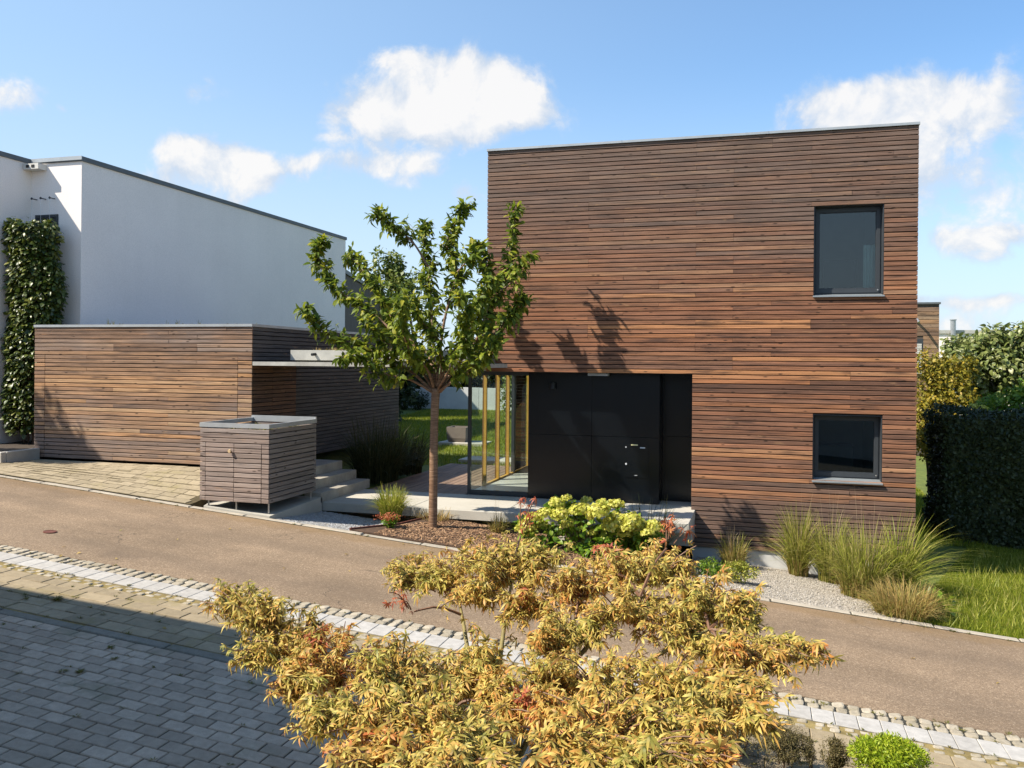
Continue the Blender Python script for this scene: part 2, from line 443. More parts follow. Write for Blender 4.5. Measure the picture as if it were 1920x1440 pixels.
M['cherry_leaf'] = leafmat('cherry_leaf', [(0, (.06, .10, .012)), (.35, (.125, .18, .018)), (.65, (.20, .255, .024)), (.88, (.30, .335, .03)), (1, (.42, .38, .04))], .45, .5, .3)
M['maple_leaf'] = leafmat('maple_leaf', [(0, (.035, .060, .010)), (.35, (.08, .10, .014)), (.6, (.23, .19, .030)), (.8, (.32, .20, .035)), (.93, (.36, .14, .03)), (1, (.36, .07, .03))], .32, .5, .3, True,
                          [(0, (.40, .40, .065)), (.25, (.67, .56, .125)), (.52, (.82, .59, .16)), (.76, (.78, .40, .10)), (.9, (.60, .19, .05)), (1, (.48, .10, .04))])
M['maple_red'] = leafmat('maple_red', [(0, (.36, .07, .035)), (.5, (.45, .12, .05)), (1, (.45, .2, .07))], .35, .5, .3)
M['ivy_leaf'] = leafmat('ivy_leaf', [(0, (.030, .050, .010)), (.5, (.068, .10, .015)), (.85, (.14, .165, .025)), (1, (.23, .22, .045))], .25, .4, .5)
M['grass_green'] = leafmat('grass_green', [(0, (.14, .155, .025)), (.5, (.26, .26, .05)), (.8, (.38, .34, .09)), (1, (.52, .43, .18))], .3, .5)
M['grass_straw'] = leafmat('grass_straw', [(0, (.28, .20, .06)), (.5, (.42, .29, .09)), (.8, (.52, .37, .14)), (1, (.26, .25, .06))], .3, .6)
M['grass_bright'] = leafmat('grass_bright', [(0, (.18, .22, .02)), (.5, (.31, .34, .04)), (.85, (.46, .44, .09)), (1, (.52, .44, .15))], .35, .5)
M['grass_dark'] = leafmat('grass_dark', [(0, (.030, .042, .014)), (.6, (.05, .062, .02)), (1, (.10, .09, .035))], .3, .6)
M['lawn_blade'] = leafmat('lawn_blade', [(0, (.11, .155, .010)), (.4, (.19, .245, .016)), (.8, (.29, .32, .026)), (1, (.40, .36, .07))], .4, .5)
M['hydrangea_leaf'] = leafmat('hydrangea_leaf', [(0, (.075, .155, .012)), (.5, (.14, .25, .018)), (.85, (.23, .33, .025)), (1, (.33, .37, .05))], .38, .42, .4)
M['hydrangea_flower'] = leafmat('hydrangea_flower', [(0, (.44, .45, .05)), (.5, (.60, .58, .10)), (.85, (.70, .66, .19)), (1, (.50, .42, .09))], .3, .6)
M['sedum_flower'] = leafmat('sedum_flower', [(0, (.42, .09, .04)), (.6, (.52, .16, .07)), (1, (.40, .22, .1))], .25, .6)
M['yellow_flower'] = leafmat('yellow_flower', [(0, (.75, .55, .03)), (1, (.8, .7, .1))], .3, .6)
M['seed_head'] = leafmat('seed_head', [(0, (.30, .22, .13)), (1, (.46, .36, .22))], .35, .7)
M['topiary_leaf'] = leafmat('topiary_leaf', [(0, (.085, .070, .026)), (.5, (.135, .108, .040)), (.85, (.20, .155, .06)), (1, (.10, .11, .03))], .2, .65)
M['lime_leaf'] = leafmat('lime_leaf', [(0, (.20, .30, .012)), (.5, (.33, .43, .020)), (1, (.48, .52, .045))], .35, .5)
M['hedge_leaf'] = leafmat('hedge_leaf', [(0, (.022, .034, .012)), (.6, (.036, .052, .016)), (1, (.06, .075, .022))], .15, .5)
M['tree_leaf'] = leafmat('tree_leaf', [(0, (.07, .11, .018)), (.5, (.135, .18, .030)), (.85, (.22, .25, .05)), (1, (.30, .30, .09))], .3, .45)
M['fig_leaf'] = leafmat('fig_leaf', [(0, (.10, .135, .035)), (.5, (.18, .22, .055)), (.85, (.28, .30, .10)), (1, (.40, .40, .2))], .3, .4, .5)
M['golden_leaf'] = leafmat('golden_leaf', [(0, (.14, .14, .015)), (.5, (.25, .215, .022)), (.85, (.37, .28, .03)), (1, (.46, .31, .04))], .3, .5)
M['dark_leaf'] = leafmat('dark_leaf', [(0, (.018, .030, .012)), (.6, (.032, .052, .018)), (1, (.06, .08, .025))], .2, .5)
M['weed'] = leafmat('weed', [(0, (.09, .10, .02)), (.6, (.16, .15, .03)), (1, (.24, .19, .05))], .3, .6)


def lawn_mat():
    m, k = newmat('lawn_ground')
    pos = k.n('ShaderNodeNewGeometry').outputs['Position']
    a = k.noise(pos, 3.0, 6, .7)
    c = k.ramp(a, [(.3, (.07, .095, .012)), (.55, (.12, .15, .018)), (.75, (.19, .19, .03))])
    return finish(m, k, c, .9, k.noise(pos, 60, 4, .7), .5, .02)


M['lawn_ground'] = lawn_mat()


# ------------------------------------------------------------------ mesh helpers
class MB:
    def __init__(s):
        s.v = []
        s.f = []
        s.n = 0

    def add(s, v, f):
        v = np.asarray(v, float)
        s.v.append(v)
        s.f += [tuple(int(i) + s.n for i in q_) for q_ in f]
        s.n += len(v)
        return s

    def box(s, x0, x1, y0, y1, z0, z1, slope=0.0, ch=0.0):
        v = np.array([(x, y, z) for z in (z0, z1) for x, y in ((x0, y0), (x1, y0), (x1, y1), (x0, y1))], float)
        if ch:
            c = ch
            top = np.array([(x0 + c, y0 + c, z1), (x1 - c, y0 + c, z1), (x1 - c, y1 - c, z1), (x0 + c, y1 - c, z1)])
            v[4:, 2] -= c
            v = np.vstack([v, top])
        if slope:
            v[:, 2] += slope * v[:, 0]
        f = [(0, 3, 2, 1), (0, 1, 5, 4), (1, 2, 6, 5), (2, 3, 7, 6), (3, 0, 4, 7)]
        if ch:
            f += [(4, 5, 9, 8), (5, 6, 10, 9), (6, 7, 11, 10), (7, 4, 8, 11), (8, 9, 10, 11)]
        else:
            f += [(4, 5, 6, 7)]
        return s.add(v, f)

    def tube(s, pts, rad, seg=6, cap=True):
        pts = np.asarray(pts, float)
        n = len(pts)
        rad = np.broadcast_to(np.asarray(rad, float), (n,))
        tg = np.gradient(pts, axis=0)
        tg /= np.linalg.norm(tg, axis=1)[:, None] + 1e-9
        ref = np.array((0, 0, 1.0)) if abs(tg[0][2]) < .9 else np.array((1.0, 0, 0))
        vs = []
        for i in range(n):
            a = np.cross(tg[i], ref)
            a /= np.linalg.norm(a) + 1e-9
            b = np.cross(tg[i], a)
            ref = -np.cross(tg[i], a) if False else ref
            for j in range(seg):
                t = 2 * math.pi * j / seg
                vs.append(pts[i] + rad[i] * (a * math.cos(t) + b * math.sin(t)))
        fs = []
        for i in range(n - 1):
            for j in range(seg):
                j2 = (j + 1) % seg
                fs.append((i * seg + j, i * seg + j2, (i + 1) * seg + j2, (i + 1) * seg + j))
        if cap:
            fs.append(tuple(range(seg - 1, -1, -1)))
            fs.append(tuple((n - 1) * seg + j for j in range(seg)))
        return s.add(vs, fs)

    def mesh(s, name):
        me = bpy.data.meshes.new(name)
        V = np.vstack(s.v) if s.v else np.zeros((0, 3))
        me.from_pydata(V.tolist(), [], s.f)
        me.update()
        return me

    def build(s, name, mt, parent=None, smooth=False, **tags):
        me = s.mesh(name)
        return link(name, me, mt, parent, smooth, **tags)


def link(name, me, mt, parent=None, smooth=False, **tags):
    if mt is not None and not me.materials:
        me.materials.append(M[mt] if isinstance(mt, str) else mt)
    if smooth:
        me.polygons.foreach_set('use_smooth', [True] * len(me.polygons))
    o = bpy.data.objects.new(name, me)
    COL.objects.link(o)
    attach(o, parent)
    for k_, v_ in tags.items():
        o[k_] = v_
    return o


def attach(o, parent):
    if parent is not None:
        o.parent = parent
        o.matrix_parent_inverse = INV[parent.name]


INV = {}


def reg(o, loc=(0, 0, 0)):
    INV[o.name] = Matrix.Translation(Vector(loc)).inverted()
    return o


def thing(name, label, cat, loc=(0, 0, 0), group=None):
    o = bpy.data.objects.new(name, None)
    o.empty_display_size = .2
    COL.objects.link(o)
    o.location = loc
    o['label'] = label
    o['category'] = cat
    if group:
        o['group'] = group
    return reg(o, loc)


def part(o):
    return reg(o)


def struct(o, label=None):
    o['kind'] = 'structure'
    if label:
        o['label'] = label
    return reg(o)


def inst(name, me, parent, loc, rot=(0, 0, 0), scale=(1, 1, 1), **tags):
    o = bpy.data.objects.new(name, me)
    COL.objects.link(o)
    o.location = loc
    o.rotation_euler = rot
    o.scale = scale
    attach(o, parent)
    for k_, v_ in tags.items():
        o[k_] = v_
    return o


def np_mesh(name, V, F, tint=None):
    """V (n,3), F list of arrays of (m,k) faces"""
    me = bpy.data.meshes.new(name)
    me.vertices.add(len(V))
    me.vertices.foreach_set('co', np.asarray(V, np.float32).ravel())
    loops = np.concatenate([f.ravel() for f in F])
    sizes = np.concatenate([np.full(len(f), f.shape[1]) for f in F])
    starts = np.concatenate([[0], np.cumsum(sizes)[:-1]])
    me.loops.add(len(loops))
    me.loops.foreach_set('vertex_index', loops.astype(np.int32))
    me.polygons.add(len(sizes))
    me.polygons.foreach_set('loop_start', starts.astype(np.int32))
    me.polygons.foreach_set('loop_total', sizes.astype(np.int32))
    me.update(calc_edges=True)
    me.validate()
    if tint is not None:
        a = me.attributes.new('tint', 'FLOAT', 'POINT')
        a.data.foreach_set('value', np.asarray(tint, np.float32))
    return me


def zg(x):
    return -3.09 - .083 * x


SL = math.atan(.083)
C = None

# ------------------------------------------------------------------ terrain
def sstep(t):
    t = np.clip(t, 0, 1)
    return t * t * (3 - 2 * t)


xs = np.unique(np.concatenate([np.linspace(-22, 14, 61), np.array([-900, -400, -200, -110, -70, -45, -32, 20, 28, 40, 60, 100, 200, 400, 900])]))
ys = np.unique(np.concatenate([np.linspace(-6, 44, 81), np.array([-300, -120, -60, -30, -15, -10, 50, 60, 80, 110, 160, 240, 400, 700, 1200])]))
gx, gy = np.meshgrid(xs, ys)


def terr(x, y):
    base = -3.09 - .083 * np.clip(x, -14, 7)
    back = sstep((y - 15.2) / 1.6) * (1 - sstep((x - 1.0) / 1.4))
    gz = -2.56 + np.clip(y - 19, 0, 18) * .030
    z = base * (1 - back) + gz * back
    far = sstep((np.hypot(x, y - 15) - 40) / 60)
    z = z * (1 - far) + (-3.0) * far
    gar = sstep((-x - 8.9) / .3) * sstep((y - 13.5) / .4) * (1 - sstep((y - 21) / 2))
    z = z * (1 - gar) + (-2.1) * gar
    return z


gz = terr(gx, gy) - np.where(gy < 12.2, .06, .03) - .35 * (gx < 1.75) * (gx > -8.9) * (gy > 11.6) * (gy < 15.4)
V = np.stack([gx, gy, gz], -1).reshape(-1, 3)
nx = len(xs)
idx = np.arange(len(V)).reshape(gx.shape)
Fq = np.stack([idx[:-1, :-1], idx[:-1, 1:], idx[1:, 1:], idx[1:, :-1]], -1).reshape(-1, 4)
g_ = link('ground', np_mesh('ground', V, [Fq]), 'lawn_ground', smooth=True)
struct(g_, 'green ground that carries the lawns around the houses')


def sheet(name, poly, mt, dz=0.0, zf=None, thick=.05, n=1):
    """polygon (x,y) list on the sloping plane, as a thin slab"""
    zf = zf or zg
    top = [(x, y, zf(x) + dz) for x, y in poly]
    bot = [(x, y, zf(x) + dz - thick) for x, y in poly]
    m_ = len(poly)
    b = MB()
    b.add(top + bot, [tuple(range(m_)), tuple(range(2 * m_ - 1, m_ - 1, -1))] + [(i, i + m_, (i + 1) % m_ + m_, (i + 1) % m_) for i in range(m_)])
    return b.build(name, mt)


road = struct(sheet('road', [(-40, 8.60), (30, 8.60), (30, 11.80), (-40, 11.80)], 'asphalt', 0.0), 'brown worn asphalt lane running past the wooden house')
vc_ = MB()
vc_.add([(-9.16 + .085 * math.cos(t) * r_, 9.40 + .085 * math.sin(t) * r_, zg(-9.16 + .085 * math.cos(t) * r_) + h_) for r_, h_ in ((1.0, .002), (1.0, .012), (.8, .014), (0.78, .010)) for t in np.linspace(0, 2 * math.pi, 14, endpoint=False)],
        [(r_ * 14 + i, r_ * 14 + (i + 1) % 14, (r_ + 1) * 14 + (i + 1) % 14, (r_ + 1) * 14 + i) for r_ in range(3) for i in range(14)] + [tuple(42 + i for i in range(14))])
vo = vc_.build('valve_cover', 'rust', None, label='small round rusty valve cover in the brown asphalt lane', category='valve cover')

# kerb of long flat stones between road and beds
kb = struct(sheet('kerb', [(-30, 11.81), (16, 11.81), (16, 11.93), (-30, 11.93)], 'paver_joint', .004), 'flat pale kerb along the far side of the lane')
x = -14.6
ki = 0
while x < 5.2:
    ln = random.uniform(.92, 1.02)
    b = MB().box(-ln / 2, ln / 2, -.056, .056, -.07, 0, 0, .012)
    me = b.mesh('kerb_stone')
    me.materials.append(M['kerb'])
    inst('kerb_stone', me, kb, (x + ln / 2, 11.87 + random.uniform(-.006, .006), zg(x + ln / 2) + .014 + random.uniform(-.006, .006)), (0, SL + random.uniform(-.004, .004), random.uniform(-.006, .006)))
    x += ln + random.uniform(.008, .022)


def cobble_mesh(dx, dy, seed):
    r_ = random.Random(seed)
    b = MB()
    ring = []
    V_ = []
    n_ = 10
    def sup(t, a, c_):
        ct, st = math.cos(t), math.sin(t)
        e = .45
        return a * math.copysign(abs(ct) ** e, ct), c_ * math.copysign(abs(st) ** e, st)
    jit = [r_.uniform(.90, 1.04) for _ in range(n_)]
    for sc_, h in ((1.0, -.06), (1.0, -.004), (.92, .006), (.62, .010)):
        for i in range(n_):
            px, py = sup(2 * math.pi * i / n_ + .31, dx / 2 * sc_ * jit[i], dy / 2 * sc_ * jit[i])
            V_.append((px, py, h + r_.uniform(-.002, .002)))
    f = [(k_ * n_ + i, k_ * n_ + (i + 1) % n_, (k_ + 1) * n_ + (i + 1) % n_, (k_ + 1) * n_ + i) for k_ in range(3) for i in range(n_)]
    f.append(tuple(3 * n_ + i for i in range(n_)))
    b.add(V_, f)
    me = b.mesh('cobble')
    me.materials.append(M['cobble'])
    return me


cm = [cobble_mesh(.114, .124, s) for s in range(6)]
gut = struct(sheet('gutter', [(-40, 8.365), (30, 8.365), (30, 8.60), (-40, 8.60)], 'paver_joint', -.008), 'two rows of pale granite cobbles edging the near side of the lane')
for row, yy in enumerate((8.545, 8.425)):
    x = -10.4 + row * .05
    while x < 4.6:
        w_ = random.uniform(.9, 1.12)
        inst('cobble', random.choice(cm), gut, (x, yy + random.uniform(-.007, .007), zg(x) - .006 + random.uniform(-.004, .004)), (random.uniform(-.03, .03), SL + random.uniform(-.03, .03), random.uniform(-.06, .06) + random.choice((0, math.pi))), (w_, random.uniform(.93, 1.05), 1))
        x += .106 * w_ + random.uniform(.008, .022)
b = MB()
wsl = struct(sheet('channel', [(-40, 8.055), (30, 8.055), (30, 8.365), (-40, 8.365)], 'paver_joint', -.008), 'channel of smooth white slabs between the cobble rows')
bs = MB().box(-.095, .095, -.148, .148, -.05, 0, 0, .004)
bsm = bs.mesh('slab')
bsm.materials.append(M['white_slab'])
x = -10.5
while x < 4.6:
    inst('slab', bsm, wsl, (x + .0975, 8.21, zg(x + .0975) + .002 + random.uniform(-.0025, .0025)), (0, SL, random.uniform(-.004, .004)))
    x += .1955
edg = struct(sheet('cobble_edging', [(-40, 7.87), (30, 7.87), (30, 8.055), (-40, 8.055)], 'brown_joint', -.008), 'ragged edging row of small cobbles with moss beside the white slabs')
cm2 = [cobble_mesh(.098, .075, s + 40) for s in range(5)]
for row, yy in enumerate((8.005, 7.92)):
    x = -10.3 + row * .05
    while x < 2.6:
        w_ = random.uniform(.85, 1.25)
        inst('cobble', random.choice(cm2), edg, (x, yy + random.uniform(-.012, .012), zg(x) - .010 + random.uniform(-.006, .004)), (random.uniform(-.04, .04), SL + random.uniform(-.04, .04), random.uniform(-.12, .12) + random.choice((0, math.pi))), (w_, random.uniform(.85, 1.1), 1))
        x += .098 * w_ + random.uniform(.012, .05)


def paver(lx, ly, mt, ch=.006, name='paver'):
    b_ = MB().box(-lx / 2, lx / 2, -ly / 2, ly / 2, -.06, 0, 0, ch)
    me_ = b_.mesh(name)
    me_.materials.append(M[mt])
    return me_


def px_of(x, y, z):
    zc = -SA * x + CA * y
    if zc < .3:
        return -9999, -9999, zc
    return 960 + FP * (CA * x + SA * y) / zc, HV - FP * z / zc, zc


def lay(parent, name, items, cap=300):
    """items: (mesh, x, y, z, rot) ; the ones that show largest become parts, the rest one joined part"""
    vis, rest = [], []
    for it in items:
        u, v, zc = px_of(it[1], it[2], it[3])
        inside = -60 < u < 1980 and v < 1500 and zc > .3
        (vis if inside else rest).append((zc, it))
    vis.sort(key=lambda t: t[0])
    rest += vis[cap:]
    for zc, (me_, x_, y_, z_, rot) in vis[:cap]:
        inst(name, me_, parent, (x_, y_, z_), rot)
    if rest:
        b_ = MB()
        mt_ = rest[0][1][0].materials[0]
        for zc, (me_, x_, y_, z_, rot) in rest:
            mw = Matrix.Translation((x_, y_, z_)) @ Euler(rot).to_matrix().to_4x4()
            b_.add([mw @ v_.co for v_ in me_.vertices], [tuple(p_.vertices) for p_ in me_.polygons])
        o_ = b_.build(name + '_field', None, parent, kind='stuff')
        o_.data.materials.append(mt_)


# brown paving strip, then an edging course, then the grey forecourt
bp = struct(sheet('parking_strip', [(-40, 6.86), (30, 6.86), (30, 7.87), (-40, 7.87)], 'brown_joint', -.010), 'strip of brown weathered concrete pavers half in shade')
pm = {w_: paver(w_ - .007, .189, 'brown_paver', .005) for w_ in (.20, .30, .40)}
items = []
for row in range(5):
    yy = 7.87 - .099 - row * .198
    x = -9.6 + random.uniform(0, .3)
    while x < 2.6:
        w_ = random.choice((.20, .30, .30, .40))
        items.append((pm[w_], x + w_ / 2, yy, zg(x + w_ / 2) + .002 + random.uniform(-.004, .003), (random.uniform(-.012, .012), SL + random.uniform(-.01, .01), 0)))
        x += w_
lay(bp, 'paver', items)
ed = struct(sheet('edge_strip', [(-40, 6.72), (30, 6.72), (30, 6.86), (-40, 6.86)], 'paver_joint', -.008), 'dark edging course between brown and grey paving')
em = paver(.97, .125, 'edge_stone', .010, 'edge_stone')
x = -9.2
while x < 2.2:
    inst('edge_stone', em, ed, (x + .49, 6.79, zg(x + .49) + .004 + random.uniform(-.005, .005)), (0, SL, random.uniform(-.004, .004)))
    x += .985
gp = struct(sheet('forecourt', [(-40, -10), (30, -10), (30, 6.72), (-40, 6.72)], 'paver_joint', -.010), 'shaded forecourt of grey concrete pavers laid in running bond')
gm = paver(.2005, .1315, 'grey_paver', .006)
items = []
nrow = 18
for row in range(nrow):
    yy = 6.72 - .071 - row * .1415
    x = -8.4 + (row % 2) * .105 + random.uniform(-.008, .008)
    while x < 2.0:
        items.append((gm, x, yy + random.uniform(-.002, .002), zg(x) + .002 + random.uniform(-.003, .002), (random.uniform(-.01, .01), SL + random.uniform(-.01, .01), random.uniform(-.008, .008))))
        x += .2105
lay(gp, 'paver', items)


# weeds and moss in the joints (and a few fallen leaves further down)
def tuft(V_, F_, x, y, z, h, n_, spread, w_=.004):
    base = len(V_)
    for i in range(n_):
        a = random.uniform(0, 2 * math.pi)
        r0 = random.uniform(0, spread * .5)
        bx, by = x + r0 * math.cos(a), y + r0 * math.sin(a)
        hh = h * random.uniform(.5, 1)
        ox, oy = spread * random.uniform(.3, 1) * math.cos(a), spread * random.uniform(.3, 1) * math.sin(a)
        px_, py_ = -math.sin(a) * w_, math.cos(a) * w_
        k0 = len(V_)
        V_ += [(bx - px_, by - py_, z), (bx + px_, by + py_, z), (bx + ox * .5 + px_, by + oy * .5 + py_, z + hh * .7), (bx + ox * .5 - px_, by + oy * .5 - py_, z + hh * .7), (bx + ox, by + oy, z + hh)]
        F_ += [(k0, k0 + 1, k0 + 2, k0 + 3), (k0 + 3, k0 + 2, k0 + 4)]


V_, F_ = [], []
for (x, y, h, n_, s_) in [(-5.61, 5.91, .012, 50, .045), (-5.48, 5.96, .025, 60, .045), (-5.64, 6.50, .03, 30, .05), (-7.01, 7.30, .04, 70, .07), (-5.45, 6.33, .015, 30, .04)]:
    tuft(V_, F_, x, y, zg(x), h, n_, s_)
for i in range(190):
    x = random.uniform(-9.2, 2.4)
    y = random.choice([8.05, 8.06, 8.36, 8.485, 7.965, 7.87, 7.68, 7.48, 7.28, 6.86, 8.6])
    if random.random() < .45:
        y = random.uniform(6.9, 8.07)
    tuft(V_, F_, x, y + random.uniform(-.012, .012), zg(x), random.uniform(.008, .03), random.randint(8, 24), random.uniform(.02, .06), .003)
for i in range(60):
    x = random.uniform(-7.5, 0)
    y = 6.72 - .1415 * random.randint(0, 13) if random.random() < .7 else random.uniform(4.8, 6.8)
    tuft(V_, F_, x, y, zg(x), random.uniform(.006, .02), random.randint(5, 14), random.uniform(.015, .05), .003)
for i in range(70):
    x = random.uniform(-13, 4.5)
    tuft(V_, F_, x, 11.80 + random.uniform(-.02, .012), zg(x), random.uniform(.01, .03), random.randint(6, 16), random.uniform(.02, .06), .003)
b = MB()
b.add(V_, F_)
b.build('weeds', 'weed', None, kind='stuff', label='yellowish weeds and moss growing in the paving joints')

# driveway in front of the garage: rises from the kerb to the garage floor
GF = -1.975


def dz_(x, y):
    t = sstep((y - 11.93) / 1.75)
    return (zg(x) + .035) * (1 - t) + GF * t


XL, XR = -15.6, -8.86
dv, df = [], []
ny = 12
for j in range(ny + 1):
    y = 11.93 + (13.70 - 11.93) * j / ny
    for x in (XL, XR + (y - 11.93) * .0):
        dv.append((x, y, float(dz_(x, y)) - .012))
for j in range(ny):
    df.append((2 * j, 2 * j + 1, 2 * j + 3, 2 * j + 2))
k0 = len(dv)
for j in range(ny + 1):
    dv.append((XR, dv[2 * j + 1][1], -2.7))
for j in range(ny):
    df.append((2 * j + 1, k0 + j, k0 + j + 1, 2 * j + 3))
b = MB()
b.add(dv, df)
drv = struct(b.build('driveway', 'drive_joint'), 'sand coloured paved driveway rising from the lane to the garage')
dm = {w_: paver(w_ - .003, .172, 'drive_paver', .004) for w_ in (.24, .30)}
items = []
for row in range(9):
    yy = 11.94 + .098 + row * .196
    x = XL + 1.0 + random.uniform(0, .3)
    while x < XR - .24:
        w_ = random.choice((.24, .30))
        xc = x + w_ / 2
        if xc + w_ / 2 > XR:
            break
        z_ = float(dz_(xc, yy))
        sy_ = float(dz_(xc, yy + .05) - dz_(xc, yy - .05)) / .1
        sx_ = float(dz_(xc + .05, yy) - dz_(xc - .05, yy)) / .1
        items.append((dm[w_], xc, yy, z_ + random.uniform(-.004, .003), (math.atan(sy_) + random.uniform(-.01, .01), -math.atan(sx_) + random.uniform(-.01, .01), 0)))
        x += w_
lay(drv, 'paver', items)

# ------------------------------------------------------------------ planks
def plank_mesh(name, h=.0630, d=.026, mt='house_wood'):
    c = .004
    prof = [(0, 0), (-d + c, 0), (-d, c), (-d, h - c), (-d + c, h), (0, h)]      # (y, z), outward is -y
    v = [(x_, y_, z_) for x_ in (-.5, .5) for y_, z_ in prof]
    n_ = len(prof)
    f = [(i, (i + 1) % n_, (i + 1) % n_ + n_, i + n_) for i in range(n_)] + [tuple(range(n_ - 1, -1, -1)), tuple(range(n_, 2 * n_))]
    me = bpy.data.meshes.new(name)
    me.from_pydata(v, [], f)
    me.update()
    me.materials.append(M[mt])
    return me


PITCH = .07726


def board(me, parent, a, b_, fixed, z, face='front', name='plank'):
    """a..b_ along the wall, fixed = wall plane"""
    ln = b_ - a - .003
    jit = random.uniform(-.0035, .0035)
    if face == 'front':
        return inst(name, me, parent, ((a + b_) / 2, fixed + jit, z + random.uniform(-.0015, .0015)), (random.uniform(-.025, .025), 0, 0), (ln, 1, 1))
    if face == 'right':
        return inst(name, me, parent, (fixed - jit, (a + b_) / 2, z + random.uniform(-.0015, .0015)), (random.uniform(-.025, .025), 0, R(90)), (ln, 1, 1))
    if face == 'left':
        return inst(name, me, parent, (fixed + jit, (a + b_) / 2, z), (0, 0, R(-90)), (ln, 1, 1))
    return inst(name, me, parent, ((a + b_) / 2, fixed - jit, z), (0, 0, R(180)), (ln, 1, 1))


def split(a, b_, stud, org, lmin=1.3, lmax=4.6):
    out = []
    x_ = a
    while b_ - x_ > lmax:
        n0 = math.ceil((x_ + lmin - org) / stud)
        n1 = math.floor((min(x_ + lmax, b_ - .35) - org) / stud)
        j_ = org + stud * random.randint(n0, max(n0, n1))
        if b_ - j_ < .3:
            break
        out.append((x_, j_))
        x_ = j_
    if b_ - x_ > 2.6 and random.random() < .55:
        n0 = math.ceil((x_ + .7 - org) / stud)
        n1 = math.floor((b_ - .7 - org) / stud)
        if n1 >= n0:
            j_ = org + stud * random.randint(n0, n1)
            out.append((x_, j_))
            x_ = j_
    out.append((x_, b_))
    return out


# ------------------------------------------------------------------ the wooden house
HX0, HX1, HY0, HY1 = -4.85, 2.36, 15.0, 21.2
HB, HT = -3.10, 3.86
house = thing('wooden_house', 'tall flat-roofed house clad in brown horizontal boards with dark recessed entrance', 'house', (-1.2, 15, -3.1))
OX0, OX1, OZ0, OZ1 = -4.86, -1.15, -2.48, -.17
UW = (.79, 1.86, 1.15, 2.63)
LW = (.80, 1.86, -1.88, -.80)
fy, ft = HY0 + .027, .30
b = MB()
def wallpiece(x0, x1, z0, z1):
    b.box(x0, x1, fy, fy + ft, z0, z1)
X0, X1 = HX0 + .02, HX1 - .02
wallpiece(X0, X1, UW[3], HT - .02)
wallpiece(X0, UW[0], UW[2], UW[3]); wallpiece(UW[1], X1, UW[2], UW[3])
wallpiece(X0, X1, OZ1 + .012, UW[2])
wallpiece(OX1, LW[0], LW[2], OZ1 + .012); wallpiece(LW[1], X1, LW[2], OZ1 + .012)
wallpiece(LW[0], LW[1], LW[3], OZ1 + .012)
wallpiece(OX1, X1, HB + .01, LW[2])
# other walls
b.box(X1 - .3, X1 - .005, fy + ft, HY1 - .3, HB + .01, HT - .02)
b.box(X0, X1, HY1 - .3, HY1, OZ1 + .012, HT - .02)
b.box(-2.2, X1, HY1 - .3, HY1, HB + .01, OZ1 + .012)
b.box(X0, X0 + .3, fy + ft, HY1 - .3, OZ1 + .012, HT - .02)
b.build('wall', 'backing', house)
MB().box(X0 + .3, X1 - .3, fy + ft, HY1 - .3, HT - .40, HT - .12).build('roof', 'roof_gravel', house)
b = MB()
b.box(HX0 - .012, HX1 + .012, HY0 - .030, HY0 + .33, HT - .012, HT + .028)
b.box(HX0 - .012, HX1 + .012, HY1 - .33, HY1 + .03, HT - .012, HT + .028)
b.box(HX0 - .012, HX0 + .33, HY0 + .33, HY1 - .33, HT - .012, HT + .028)
b.box(HX1 - .33, HX1 + .012, HY0 + .33, HY1 - .33, HT - .012, HT + .028)
b.build('coping', 'zinc', house)
for xx in (-2.4, .05):
    MB().box(xx, xx + .012, HY0 - .033, HY0 + .2, HT - .014, HT + .031).build('coping_joint', 'steel', house)
b = MB()
b.box(OX1 + .02, HX1 - .05, HY0 + .04, HY0 + .32, -3.75, HB + .008)
b.box(HX1 - .35, HX1 - .05, HY0 + .32, HY1 - .05, -3.75, HB + .008)
b.build('plinth', 'plinth', house)
pme = plank_mesh('plank')
nrows = int((HT - .02 - HB) / PITCH)
for r_ in range(nrows + 1):
    z = HB + r_ * PITCH
    if z + .066 > HT - .012:
        break
    segs = [(HX0, HX1)]
    zc_ = z + .033
    if OZ0 - 1 < zc_ < OZ1 + .02:
        segs = [(OX1, HX1)]
    for wn in (UW, LW):
        if wn[2] - .02 < zc_ < wn[3] + .012:
            ns = []
            for a, c_ in segs:
                ns += [(a, wn[0]), (wn[1], c_)]
            segs = ns
    for a, c_ in segs:
        for p, q_ in split(a, c_, .62, HX0 + .02):
            board(pme, house, p, q_, HY0 + .026, z)
b = MB()
for r_ in range(nrows + 1):                      # the walls round the corner
    z = HB + r_ * PITCH
    if z + .066 > HT - .012:
        break
    b.box(HX1 - .024, HX1 + .002 + random.uniform(-.003, .003), HY0 + .030, HY1, z, z + .0655)
    if z > OZ1:
        b.box(HX0 - .002, HX0 + .019, HY0 + .030, HY1, z, z + .0655)
    b.box(HX0, HX1, HY1 + .002, HY1 + .026, max(z, HB), z + .0655)
b.build('side_cladding', 'house_side_wood', house, kind='stuff')


